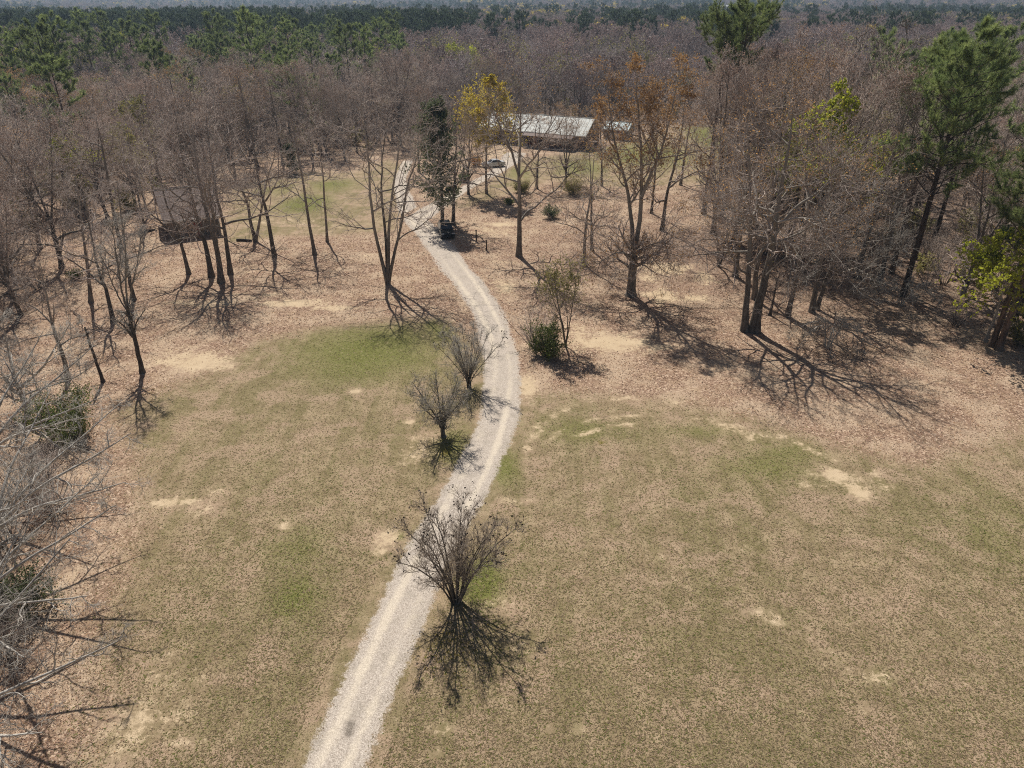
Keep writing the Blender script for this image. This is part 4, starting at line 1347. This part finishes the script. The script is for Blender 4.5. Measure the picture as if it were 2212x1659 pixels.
rng = rs(77)
cand = []
while len(cand) < 5200:
    y = 45 + (330 - 45) * math.sqrt(rng.rand())
    x = (rng.rand() * 2 - 1) * (0.78 * y + 14)
    cand.append((x, y))
ca = np.array(cand)
inside = np.maximum(signed_dist(NO_TREES, ca[:, 0], ca[:, 1]), signed_dist(SMALL_OPEN, ca[:, 0], ca[:, 1])) > 0
ca = ca[~inside]
ca = ca[np.argsort(ca[:, 1])]
sel = [p for p in PLACED]
wood_pts = []
for x, y in ca:
    gap = 4.8 + (y > 200) * .6
    arr = np.array(sel)
    if np.min((arr[:, 0] - x) ** 2 + (arr[:, 1] - y) ** 2) < gap * gap:
        continue
    sel.append((x, y)); wood_pts.append((x, y))

for b, k, s_, lab in [((1160, 408), 6, .72, 'orange-budded tree before the left half of the pale-roofed house'), ((1222, 398), 5, .78, 'orange-budded tree before the right half of the pale-roofed house'),
                      ((1300, 402), 6, .8, 'orange-budded tree before the teal-roofed shed'), ((1012, 420), 2, .8, 'grey bare tree left of the yellow-crowned tree'),
                      ((905, 372), 0, .9, 'reddish bare tree where the two drives part'), ((1470, 400), 6, .95, 'dark-trunked orange-budded tree at the edge of the meadow')]:
    plant('bare_tree', BARE[k], G(*b), b[0] * .1, s_, lab, 'tree', 'budding trees before the house')

for b, top, k, lab in [((1540, 505), 150, 1, 'tall reddish tree in front of the left round-topped pine'), ((1585, 525), 135, 3, 'tall reddish tree in front of the right round-topped pine'),
                       ((1610, 470), 120, 0, 'tall tree close behind the right round-topped pine'), ((1652, 548), 150, 5, 'tall orange-tinged tree behind the thick leaning grey-barked tree'),
                       ((1705, 520), 95, 3, 'very tall spreading tree behind the lime-green trees'), ((1765, 590), 150, 1, 'tall reddish tree behind the two crossing trunks'), ((1800, 545), 70, 2, 'tallest grey spreading tree left of the pines'),
                       ((1850, 600), 175, 0, 'tall reddish tree left of the round-topped right-hand pine'), ((1900, 610), 230, 4, 'slim grey tree in front of the round-topped right-hand pine')]:
    x, y = G(*b)
    h = top_height(x, y, top)
    plant('tall_tree', BARE[k], (x, y), b[0] * .13, min(1.25, h / 16.5), lab, 'tree', 'tall hardwoods on the right-hand side', sz=h / 16.5)

counts = {'bare': 0, 'pine': 0, 'spring': 0}
left_over = []       # (x, y, kind)
for x, y in wood_pts:
    pp = patch(PINE_PATCH, x, y)
    px, py = to_px(x, y, 0)
    if px > 1850 and y < 200: pp = max(pp, .30)
    if px > 2150 and y < 120: pp = max(pp, .6)
    sp = max(.045, patch(SPRING_PATCH, x, y))
    u = rng.rand()
    kind = 'pine' if u < pp else 'spring' if u < pp + sp else 'bare'
    if counts[kind] >= (262 if kind == 'bare' else 250):
        left_over.append((x, y, kind)); continue
    counts[kind] += 1
    rz = rng.rand() * 6.283
    if kind == 'bare':
        opts = [0, 1, 2, 3, 4]
        if 1150 < px < 1700 and rng.rand() < .6: opts = [5, 6]
        elif rng.rand() < .12: opts = [5, 6]
        k = opts[rng.randint(0, len(opts))]
        s = (.80 + .35 * rng.rand()) * (.9 if px < 300 else 1.0)
        col = 'orange-budded' if k >= 5 else ('reddish-brown' if k in (0, 1, 3) else 'grey')
        plant('bare_tree', BARE[k], (x, y), rz, s, wood_label(f'{col} leafless tree', x, y), 'tree', 'bare trees of the woods around the clearing')
    elif kind == 'pine':
        k = rng.randint(0, 3)
        s = .75 + .4 * rng.rand()
        nm = ('tall', 'high-crowned', 'short full')[k]
        plant('pine_tree', PINES[k], (x, y), rz, s, wood_label(f'{nm} pine', x, y), 'pine', 'pines of the woods around the clearing')
    else:
        k = 0 if rng.rand() < .55 else 1
        col = ('lime-green', 'dull olive')[k]
        plant('budding_tree', SPRING[k], (x, y), rz, .75 + .4 * rng.rand(), wood_label(f'{col} budding tree', x, y), 'tree', 'budding trees of the woods around the clearing')
print('WOODS', counts, len(left_over))

# ------------------------------------------------------------------ far forest: one mass
M['twig_far'] = twig_material('twig_far', (0.27, 0.225, 0.22), (0.40, 0.335, 0.32), .25)
M['bud_far'] = leaf_material('bud_far', (0.27, 0.19, 0.17), (0.37, 0.275, 0.24), 0.35)


def far_bare(seed, bud=None, frac=.6):
    st, cr = hardwood(seed, straight(seed, 16.0, .35 if seed % 2 else None), 'far', limbs=9, t0=.35, L1=.34, nb=5, nt=4, ntw=2, sep_stems=False, rtw=.03, trunk_sides=5, twig='twig_far', bud=bud, nbud=2, bud_size=.28, bud_frac=frac)
    return st[0], cr


def join_mesh(name, a, b):
    import bmesh
    bm = bmesh.new()
    off = len(a.materials)
    me = bpy.data.meshes.new(name)
    for m in list(a.materials) + list(b.materials): me.materials.append(m)
    bm.from_mesh(a)
    n = len(bm.faces)
    bm.from_mesh(b)
    bm.faces.ensure_lookup_table()
    for f in bm.faces[n:]:
        f.material_index += off
    bm.to_mesh(me); bm.free()
    return me


proto = bpy.data.collections.new('far_tree_kinds')      # not linked: only seen through the forest
def add_proto(i, pair):
    st, cr = pair
    o = bpy.data.objects.new('kind_%02d' % i, join_mesh('far_tree', st, cr))
    proto.objects.link(o)
add_proto(0, far_bare(401)); add_proto(1, far_bare(402, 'bud_far', .9)); add_proto(2, far_bare(403, 'bud_far', .7)); add_proto(3, far_bare(404, 'leaf_olive', .6))
p1 = pine(405, 21, .4, 3.3, 30, 5, 9, .8, .09, 'needle_far'); add_proto(4, (p1[0][0], p1[1]))
p2 = pine(406, 18, .25, 3.0, 34, 5, 9, .8, .09, 'needle_far'); add_proto(5, (p2[0][0], p2[1]))
add_proto(6, far_bare(407, 'bud_yellow', 1.0)); add_proto(7, far_bare(408, 'leaf_olive', 1.0))

pts, kinds, scales, rots = [], [], [], []
for x, y, kind in left_over:
    pts.append((x, y)); kinds.append({'bare': rng.randint(0, 4), 'pine': rng.randint(4, 6), 'spring': rng.randint(6, 8)}[kind])
n = 60000
rr_ = 330 * (3600 / 330) ** rng.rand(n)
az = (rng.rand(n) * 2 - 1) * math.radians(39.5)
fx, fy = rr_ * np.sin(az), rr_ * np.cos(az)
ph = rng.rand(8) * 6
pn = (np.sin(fx / 90 + ph[0] + np.sin(fy / 160)) + np.sin(fy / 75 + ph[1] + np.sin(fx / 120)) + np.sin((fx + fy) / 210 + ph[2])) / 3
yn = (np.sin(fx / 60 + ph[3]) + np.sin(fy / 90 + ph[4]) + np.sin((fx - fy) / 130 + ph[5])) / 3
white_bx, white_by = 392.0, 1500.0
white_az = math.atan2(white_bx + 23, white_by)
for i in range(n):
    x, y = fx[i], fy[i]
    if y < 330 and abs(x) < .78 * y + 14: continue
    if abs(az[i] - white_az) < .019 and 800 < rr_[i] < 1590: continue
    fr_ = 1.0 if rr_[i] < 650 else 0.0
    pp = max(patch(PINE_PATCH, x, y) * fr_ * .8, .6 if pn[i] > .42 else .08)
    sp = max(patch(SPRING_PATCH, x, y) * fr_, .55 if yn[i] > .27 else .07)
    u = rng.rand()
    k = rng.randint(4, 6) if u < pp else (rng.randint(6, 8) if u < pp + sp * .6 else (3 if rng.rand() < .05 else rng.randint(0, 3)))
    pts.append((x, y)); kinds.append(k)
pts = np.array(pts); n = len(pts)
P3 = np.concatenate([pts, terrain(pts[:, 0], pts[:, 1])[:, None]], 1)
me = bpy.data.meshes.new('far_forest')
me.vertices.add(n)
me.vertices.foreach_set('co', P3.astype(np.float32).ravel())
sc_ = (.72 + .45 * rng.rand(n)) * (1 + .25 * sstep(700, 3000, np.hypot(pts[:, 0], pts[:, 1])))
for nm, t, v in (('kind_id', 'INT', np.array(kinds, np.int32)), ('size', 'FLOAT', sc_.astype(np.float32)), ('turn', 'FLOAT', (rng.rand(n) * 6.283).astype(np.float32))):
    at = me.attributes.new(nm, t, 'POINT'); at.data.foreach_set('value', v)
forest = link('far_forest', me)
tag(forest, 'far mixed forest of bare hardwoods, dark pines and budding trees to the horizon', 'forest', kind='stuff')
ng = bpy.data.node_groups.new('forest_scatter', 'GeometryNodeTree')
ng.interface.new_socket('Geometry', in_out='INPUT', socket_type='NodeSocketGeometry')
ng.interface.new_socket('Geometry', in_out='OUTPUT', socket_type='NodeSocketGeometry')
gi = ng.nodes.new('NodeGroupInput'); go = ng.nodes.new('NodeGroupOutput')
m2p = ng.nodes.new('GeometryNodeMeshToPoints')
ci = ng.nodes.new('GeometryNodeCollectionInfo')
ci.inputs['Collection'].default_value = proto
ci.inputs['Separate Children'].default_value = True
ci.inputs['Reset Children'].default_value = True
iop = ng.nodes.new('GeometryNodeInstanceOnPoints')
iop.inputs['Pick Instance'].default_value = True
def named(nm, t):
    k = ng.nodes.new('GeometryNodeInputNamedAttribute'); k.data_type = t; k.inputs['Name'].default_value = nm
    return k.outputs['Attribute']
cx = ng.nodes.new('ShaderNodeCombineXYZ')
ng.links.new(named('turn', 'FLOAT'), cx.inputs['Z'])
ng.links.new(gi.outputs[0], m2p.inputs['Mesh'])
ng.links.new(m2p.outputs[0], iop.inputs['Points'])
ng.links.new(ci.outputs[0], iop.inputs['Instance'])
ng.links.new(named('kind_id', 'INT'), iop.inputs['Instance Index'])
ng.links.new(cx.outputs[0], iop.inputs['Rotation'])
ng.links.new(named('size', 'FLOAT'), iop.inputs['Scale'])
ng.links.new(iop.outputs[0], go.inputs[0])
md = forest.modifiers.new('scatter', 'NODES'); md.node_group = ng

# undergrowth of the woods: one mass of brush
BR = [bush(501, 3.0, 1.8, 13, nleaf=0), bush(502, 4.2, 2.0, 12, nleaf=0), bush(503, 2.2, 1.6, 12, 'leaf_olive', 500, .22)]
proto2 = bpy.data.collections.new('brush_kinds')
for i, pr in enumerate(BR):
    o = bpy.data.objects.new('brush_%02d' % i, join_mesh('brush', pr[0][0], pr[1])); proto2.objects.link(o)
yy_ = 48 + (300 - 48) * np.sqrt(rng.rand(9000))
xx_ = (rng.rand(9000) * 2 - 1) * (.78 * yy_ + 10)
ins = np.maximum(signed_dist(NO_TREES, xx_, yy_), signed_dist(SMALL_OPEN, xx_, yy_))
kp = (ins < -2) & (rng.rand(9000) < np.clip(-ins / 30, .12, .6))
xx_, yy_ = xx_[kp], yy_[kp]
me = bpy.data.meshes.new('undergrowth')
me.vertices.add(len(xx_))
me.vertices.foreach_set('co', np.stack([xx_, yy_, terrain(xx_, yy_)], -1).astype(np.float32).ravel())
for nm, t, v in (('kind_id', 'INT', rng.choice([0, 1, 1, 0, 2], len(xx_)).astype(np.int32)), ('size', 'FLOAT', (.6 + .8 * rng.rand(len(xx_))).astype(np.float32)), ('turn', 'FLOAT', (rng.rand(len(xx_)) * 6.283).astype(np.float32))):
    at = me.attributes.new(nm, t, 'POINT'); at.data.foreach_set('value', v)
ug = link('undergrowth', me)
tag(ug, 'tangled bare brush covering the floor of the woods', 'brush', kind='stuff')
ng2 = ng.copy()
for k_ in ng2.nodes:
    if k_.bl_idname == 'GeometryNodeCollectionInfo': k_.inputs['Collection'].default_value = proto2
md = ug.modifiers.new('scatter', 'NODES'); md.node_group = ng2

# a lone tall bare tree standing above the far forest
x, y = G(1180, 132)
plant('lone_tree', BARE[2], (x, y), 1.0, 1.35, 'tall lone bare tree standing above the far forest behind the house', 'tree')

# ------------------------------------------------------------------ houses, cars and small things
import bmesh


def bm_obj(name, bm, mat, parent=None, loc=(0, 0, 0), rot=(0, 0, 0)):
    me = bpy.data.meshes.new(name)
    bmesh.ops.recalc_face_normals(bm, faces=bm.faces)
    bm.to_mesh(me); bm.free()
    me.materials.append(mat)
    return link(name, me, parent, loc, rot)


def box(bm, x0, x1, y0, y1, z0, z1, bev=0.0):
    r = bmesh.ops.create_cube(bm, size=1.0)
    for v in r['verts']:
        v.co = ((x0 + x1) / 2 + v.co.x * (x1 - x0), (y0 + y1) / 2 + v.co.y * (y1 - y0), (z0 + z1) / 2 + v.co.z * (z1 - z0))
    if bev:
        es = list({e for v in r['verts'] for e in v.link_edges})
        bmesh.ops.bevel(bm, geom=es, offset=bev, segments=1, affect='EDGES')
    return bm


def poly(bm, pts):
    vs_ = [bm.verts.new(p) for p in pts]
    return bm.faces.new(vs_)


M['brick'] = plain('dark_brick', (0.105, 0.060, 0.045), .9, var=.35, scale=9)
M['roof_white'] = plain('white_metal_roof', (0.43, 0.44, 0.40), .55, .0, .35, .3, .9)
M['roof_teal'] = plain('teal_metal_roof', (0.16, 0.30, 0.33), .5, .0, .5, .12)
M['shingle'] = plain('brown_shingle', (0.235, 0.185, 0.165), .95, var=.3, scale=5)
M['siding'] = plain('grey_siding', (0.20, 0.17, 0.145), .9)
M['trim'] = plain('white_trim', (0.62, 0.60, 0.55), .7)
M['glass'] = plain('window_glass', (0.02, 0.025, 0.03), .1, 0, .8, .05)
M['door'] = plain('door_paint', (0.20, 0.045, 0.035), .5)
M['concrete'] = plain('concrete', (0.40, 0.36, 0.31), .95)
M['post'] = plain('weathered_post', (0.10, 0.075, 0.055), .95, var=.3)
M['black_paint'] = plain('black_car_paint', (0.008, 0.009, 0.013), .22, 0, .7, .02)
M['silver_paint'] = plain('silver_car_paint', (0.52, 0.53, 0.54), .28, .35, .6, .03)
M['tyre'] = plain('tyre', (0.015, 0.015, 0.015), .9)
M['rim'] = plain('rim', (0.30, 0.30, 0.31), .35, .8)
M['lamp_red'] = plain('tail_lamp', (0.25, 0.01, 0.01), .2)
M['lamp_clear'] = plain('head_lamp', (0.6, 0.6, 0.6), .1)
M['chrome'] = plain('chrome', (0.5, 0.5, 0.5), .2, .9)


def house(name, origin, rz, L, D, eave, ridge, wall_m, roof_m, label, windows, door=None, porch=None, ribs=False, over=.5):
    """x along the front (front faces -y), origin at the front left corner"""
    root = link(name, None, None, (origin[0], origin[1], 0), (0, 0, rz))
    tag(root, label, 'house')
    bm = bmesh.new()
    z0 = -.05
    poly(bm, [(0, 0, z0), (L, 0, z0), (L, 0, eave), (0, 0, eave)]); poly(bm, [(L, D, z0), (0, D, z0), (0, D, eave), (L, D, eave)])
    poly(bm, [(0, D, z0), (0, 0, z0), (0, 0, eave), (0, D / 2, ridge - .12), (0, D, eave)]); poly(bm, [(L, 0, z0), (L, D, z0), (L, D, eave), (L, D / 2, ridge - .12), (L, 0, eave)])
    bmesh.ops.remove_doubles(bm, verts=bm.verts, dist=.001)
    bm_obj('wall', bm, wall_m, root)
    sl = (ridge - eave) / (D / 2)
    for sgn in (0, 1):
        bm = bmesh.new()
        ya, yb = (-over, D / 2) if not sgn else (D + over, D / 2)
        za, zb = eave - sl * over, ridge
        th = .12
        q = [(-over, ya, za), (L + over, ya, za), (L + over, yb, zb), (-over, yb, zb)]
        poly(bm, q); poly(bm, [(a, b_, c + th) for a, b_, c in reversed(q)])
        for k in range(4):
            a, b_ = q[k], q[(k + 1) % 4]
            poly(bm, [a, b_, (b_[0], b_[1], b_[2] + th), (a[0], a[1], a[2] + th)])
        bmesh.ops.remove_doubles(bm, verts=bm.verts, dist=.001)
        slope = bm_obj('roof_slope', bm, roof_m, root)
        if ribs:
            bm = bmesh.new()
            n = int(L / .9)
            for i in range(n + 1):
                x = -over + .1 + i * (L + 2 * over - .2) / n
                w = .03
                p = [(x - w, ya, za + th), (x + w, ya, za + th), (x + w, yb, zb + th), (x - w, yb, zb + th)]
                t_ = [(a, b_, c + .045) for a, b_, c in p]
                poly(bm, t_); poly(bm, [p[0], p[3], t_[3], t_[0]]); poly(bm, [p[1], p[2], t_[2], t_[1]]); poly(bm, [p[0], p[1], t_[1], t_[0]])
            bm_obj('seam', bm, roof_m, slope)
    bm = bmesh.new(); box(bm, -over, L + over, D / 2 - .12, D / 2 + .12, ridge + .07, ridge + .17); bm_obj('ridge_cap', bm, roof_m, root)
    bm = bmesh.new(); box(bm, -over, L + over, -over - .06, -over - .003, eave - sl * over - .1, eave - sl * over + .12); bm_obj('fascia', bm, M['trim'], root)
    for (x, w, zb_, zt) in windows:
        bm = bmesh.new()
        for a in ((x - .08, x, zb_ - .08, zt + .08), (x + w, x + w + .08, zb_ - .08, zt + .08), (x, x + w, zt, zt + .08), (x, x + w, zb_ - .08, zb_), (x + w / 2 - .03, x + w / 2 + .03, zb_, zt)):
            box(bm, a[0], a[1], -.07, .02, a[2], a[3])
        fr = bm_obj('window', bm, M['trim'], root)
        bm = bmesh.new(); box(bm, x, x + w, -.03, .01, zb_, zt); bm_obj('pane', bm, M['glass'], fr)
    if door:
        bm = bmesh.new(); box(bm, door, door + 1.0, -.06, .01, .1, 2.15, .02); d = bm_obj('door', bm, M['door'], root)
        bm = bmesh.new(); box(bm, door + .85, door + .92, -.13, -.06, 1.05, 1.12); bm_obj('handle', bm, M['chrome'], d)
    if porch:
        x0, x1, dep = porch
        bm = bmesh.new(); box(bm, x0, x1, -dep, -.003, -.05, .22); bm_obj('porch_floor', bm, M['concrete'], root)
        bm = bmesh.new(); poly(bm, [(x0 - .2, -dep - .2, 2.55), (x1 + .2, -dep - .2, 2.55), (x1 + .2, -.02, eave - .35), (x0 - .2, -.02, eave - .35)])
        r = bmesh.ops.extrude_face_region(bm, geom=bm.faces[:])
        for v in [g for g in r['geom'] if isinstance(g, bmesh.types.BMVert)]: v.co.z += .1
        bm_obj('porch_roof', bm, M['shingle'], root)
        for i in range(5):
            x = x0 + .15 + i * (x1 - x0 - .3) / 4
            bm = bmesh.new(); box(bm, x - .07, x + .07, -dep + .05, -dep + .19, .22, 2.6); bm_obj('porch_post', bm, M['post'], root)
        bm = bmesh.new()
        box(bm, x0 + .1, x1 - .1, -dep + .08, -dep + .14, 1.0, 1.06)
        for i in range(int((x1 - x0) / .3)):
            x = x0 + .25 + i * .3
            box(bm, x, x + .04, -dep + .09, -dep + .13, .22, 1.0)
        bm_obj('railing', bm, M['door'], root)
    return root


# long house with the pale metal roof, behind the trees
A, B = np.array(G(1262, 325)), None
x1, y1 = A
ang = math.radians(-26)
Lh = 26.5
left = (x1 - Lh * math.cos(ang), y1 - Lh * math.sin(ang))
house('white_roofed_house', left, ang, Lh, 9.5, 3.3, 6.1, M['brick'], M['roof_white'], 'long low dark brick house with a pale metal roof, behind the yellow tree',
      [(2.0, 1.6, 1.0, 2.3), (6.0, 1.6, 1.0, 2.3), (10.0, 1.6, 1.0, 2.3), (16.6, 1.6, 1.0, 2.3), (21.5, 2.0, 1.0, 2.3)], 14.0, (12.0, 24.0, 2.4), True)
a2 = G(1303, 300)
house('teal_roofed_shed', a2, math.radians(-26), 6.0, 5.0, 2.4, 3.7, M['siding'], M['roof_teal'], 'small shed with a teal roof right of the pale-roofed house', [(1.0, 1.0, 1.0, 1.9)], 3.6, None, True, .3)
e0, e1 = np.array(G(352, 482, 2.6)), np.array(G(480, 466, 2.6))
an3 = math.atan2(e1[1] - e0[1], e1[0] - e0[0])
a3 = (e0[0] - .5 * math.sin(an3) + .5 * math.cos(an3), e0[1] + .5 * math.cos(an3) + .5 * math.sin(an3))
house('brown_roofed_house', a3, an3, float(np.linalg.norm(e1 - e0)) - 1.0, 10.0, 2.9, 6.0, M['siding'], M['shingle'], 'small house with a brown shingle roof hidden behind bare trees on the left', [(1.0, 1.2, 1.0, 2.2), (5.6, 1.2, 1.0, 2.2)], 3.4, None, False, .5)
zf = float(terrain(white_bx, white_by))
fb = house('far_white_building', (white_bx, white_by), math.radians(-4), 46.0, 12.0, 4.5, 6.5, M['trim'], M['roof_white'], 'long white building far off in the forest at the top of the picture', [(4 + 6.5 * i, 2.4, 1.2, 3.0) for i in range(6)])
fb.location.z = zf + 2.0
bm = bmesh.new(); box(bm, 1, 45, 1, 11, -14, -.1); bm_obj('foundation', bm, M['trim'], fb)


def car(name, loc, rz, Lc, W, Hc, paint, label, kind='suv'):
    """nose towards +x; profile lofted across the width with tumblehome"""
    root = link(name, None, None, (loc[0], loc[1], .012), (0, 0, rz))
    tag(root, label, 'car')
    if kind == 'suv':
        prof = [(-.495, .33), (-.50, .50), (-.485, .63), (-.44, .93), (-.40, .985), (.02, 1.0), (.10, .96), (.235, .655), (.40, .61), (.485, .55), (.50, .42), (.49, .22), (.43, .18), (-.45, .18)]
        glass_z = .63
    else:
        prof = [(-.49, .35), (-.50, .52), (-.47, .66), (-.33, .70), (-.22, .95), (-.10, 1.0), (.06, .985), (.22, .66), (.42, .58), (.49, .48), (.50, .34), (.47, .19), (-.46, .19)]
        glass_z = .64
    bm = bmesh.new()
    rows = []
    for s, inset in ((-.5, .05), (-.46, 0), (.46, 0), (.5, .05)):
        row = []
        for (px, pz) in prof:
            tumble = 1.0 - .26 * max(0, (pz - glass_z) / (1 - glass_z))
            y = s * W * tumble
            row.append(bm.verts.new((px * Lc * (1 - inset * .4), y, pz * Hc - (inset * .25 if pz > .9 else 0))))
        rows.append(row)
    n = len(prof)
    for a, b_ in zip(rows[:-1], rows[1:]):
        for k in range(n):
            bm.faces.new((a[k], a[(k + 1) % n], b_[(k + 1) % n], b_[k]))
    bm.faces.new(rows[0]); bm.faces.new(list(reversed(rows[-1])))
    body = bm_obj('body', bm, paint, root)
    for p in body.data.polygons: p.use_smooth = False

    def pane(nm, pts, m=M['glass'], parent=root):
        bm = bmesh.new(); f = poly(bm, pts)
        r = bmesh.ops.extrude_face_region(bm, geom=[f])
        nrm = f.normal.copy(); f.normal_update(); nrm = f.normal
        for v in [g for g in r['geom'] if isinstance(g, bmesh.types.BMVert)]: v.co += nrm * .012
        return bm_obj(nm, bm, m, parent)
    tw = W * .5
    def yy(z): return tw * (1 - .26 * max(0, (z - glass_z) / (1 - glass_z)))
    if kind == 'suv':
        ws = ((.115, .93), (.225, .68)); rw = ((-.452, .90), (-.482, .67)); side = [(-.40, .68), (-.375, .92), (.05, .93), (.18, .68)]
    else:
        ws = ((.075, .95), (.21, .68)); rw = ((-.225, .92), (-.325, .715)); side = [(-.30, .70), (-.21, .91), (.05, .93), (.18, .69)]
    for nm, ((xa, za), (xb, zb_)), off in (('windshield', ws, .02), ('rear_window', rw, -.02)):
        pane(nm, [(xa * Lc + off, -yy(za) * .84, za * Hc + .015), (xa * Lc + off, yy(za) * .84, za * Hc + .015), (xb * Lc + off, yy(zb_) * .86, zb_ * Hc + .015), (xb * Lc + off, -yy(zb_) * .86, zb_ * Hc + .015)])
    for sg in (-1, 1):
        pane('side_window', [(px * Lc, sg * (yy(pz) * .995 + .006), pz * Hc) for px, pz in side])
        bm = bmesh.new(); box(bm, .15 * Lc, .19 * Lc, sg * (tw + .09) - .09, sg * (tw + .09) + .09, .62 * Hc, .70 * Hc, .02); bm_obj('mirror', bm, paint, root)
        bm = bmesh.new(); box(bm, .462 * Lc, .498 * Lc, sg * tw * .78 - .2, sg * tw * .78 + .2, .46 * Hc, .54 * Hc, .02); bm_obj('headlight', bm, M['lamp_clear'], root)
        bm = bmesh.new(); box(bm, -.503 * Lc, -.47 * Lc, sg * tw * .84 - .12, sg * tw * .84 + .12, .47 * Hc, .60 * Hc, .02); bm_obj('tail_light', bm, M['lamp_red'], root)
        for xw in (-.30, .315):
            rad = .36 if kind == 'suv' else .32
            bm = bmesh.new()
            bmesh.ops.create_cone(bm, cap_ends=True, segments=20, radius1=rad, radius2=rad, depth=.24)
            bmesh.ops.rotate(bm, verts=bm.verts, cent=(0, 0, 0), matrix=Matrix.Rotation(math.pi / 2, 3, 'X'))
            wh = bm_obj('wheel', bm, M['tyre'], root, (xw * Lc, sg * (tw - .12), rad - .012))
            bm = bmesh.new()
            bmesh.ops.create_cone(bm, cap_ends=True, segments=16, radius1=rad * .64, radius2=rad * .5, depth=.27)
            bmesh.ops.rotate(bm, verts=bm.verts, cent=(0, 0, 0), matrix=Matrix.Rotation(math.pi / 2, 3, 'X'))
            bm_obj('rim', bm, M['rim'], wh)
    bm = bmesh.new(); box(bm, .485 * Lc, .515 * Lc, -tw * .92, tw * .92, .20 * Hc, .32 * Hc, .03); bm_obj('bumper', bm, paint, root)
    bm = bmesh.new(); box(bm, -.515 * Lc, -.485 * Lc, -tw * .92, tw * .92, .20 * Hc, .33 * Hc, .03); bm_obj('bumper', bm, paint, root)
    bm = bmesh.new(); box(bm, .49 * Lc, .508 * Lc, -tw * .5, tw * .5, .40 * Hc, .52 * Hc, .01); bm_obj('grille', bm, M['tyre'], root)
    if kind == 'suv':
        for sg in (-1, 1):
            bm = bmesh.new(); box(bm, -.36 * Lc, .0, sg * tw * .62 - .02, sg * tw * .62 + .02, Hc + .02, Hc + .06, .01); bm_obj('roof_rail', bm, M['tyre'], root)
    return root


c0 = G(964, 508)
car('parked_car', c0, math.radians(-78), 4.7, 1.92, 1.75, M['black_paint'], 'black sport utility car parked under the dark evergreen beside the drive')
c1 = G(1066, 360)
car('parked_car', c1, math.radians(200), 4.6, 1.8, 1.45, M['silver_paint'], 'silver car glinting on the house drive in front of the pale-roofed house', 'sedan')

# two posts by the drive
for i, (b, top, lab) in enumerate([((1029, 521), 497, 'dark wooden post just right of the black car, with a branch stub'), ((1051, 541), 518, 'shorter plain dark post right of the black car')]):
    x, y = G(*b)
    h = top_height(x, y, top)
    root = link('wooden_post', None, None, (x, y, -.05), (0, 0, .3 * i))
    tag(root, lab, 'post', 'dark posts near the black car')
    bm = bmesh.new()
    bmesh.ops.create_cone(bm, cap_ends=True, segments=8, radius1=.11, radius2=.085, depth=h)
    bmesh.ops.translate(bm, verts=bm.verts, vec=(0, 0, h / 2))
    bm_obj('shaft', bm, M['post'], root)
    bm = bmesh.new(); box(bm, -.13, .13, -.13, .13, h - .02, h + .05, .02); bm_obj('cap', bm, M['post'], root)

# fallen logs
for i, (p, q, r, lab) in enumerate([((512, 521), (545, 522), .2, 'fallen log lying at the foot of the two-trunked tree'), ((316, 503), (334, 498), .18, 'fallen log left of the brown-roofed house')]):
    a, c = np.array(G(*p)), np.array(G(*q))
    L = np.linalg.norm(c - a)
    root = link('fallen_log', None, None, (a[0], a[1], r * .85), (0, 0, math.atan2(c[1] - a[1], c[0] - a[0])))
    tag(root, lab, 'log')
    mb = MB()
    P = catmull([(0, 0, 0), (L * .4, .08, .02), (L, -.05, 0)], 8)[None]
    mb.tubes(P, np.linspace(r, r * .7, 9)[None], 9)
    link('stem', mb.mesh('log', [M['bark_dead']]), root)
    bm = bmesh.new(); bmesh.ops.create_cone(bm, cap_ends=True, segments=9, radius1=.05, radius2=.02, depth=.6)
    bm_obj('stub', bm, M['bark_dead'], root, (L * .6, .05, r + .15), (.5, .3, 0))

# ------------------------------------------------------------------ air
bm = bmesh.new()
box(bm, -4900, 4900, -900, 5500, -12, 62)
hm = bpy.data.materials.new('haze_air')
hm.use_nodes = True
nt = hm.node_tree
for n_ in list(nt.nodes): nt.nodes.remove(n_)
ho = nt.nodes.new('ShaderNodeOutputMaterial')
hv = nt.nodes.new('ShaderNodeVolumePrincipled')
hv.inputs['Color'].default_value = (0.58, 0.77, 1.0, 1)
hv.inputs['Density'].default_value = 0.00021
hv.inputs['Anisotropy'].default_value = 0.3
nt.links.new(hv.outputs[0], ho.inputs['Volume'])
haze = bm_obj('haze', bm, hm)
tag(haze, 'thin blue air between the camera and the far forest', 'haze', kind='stuff')
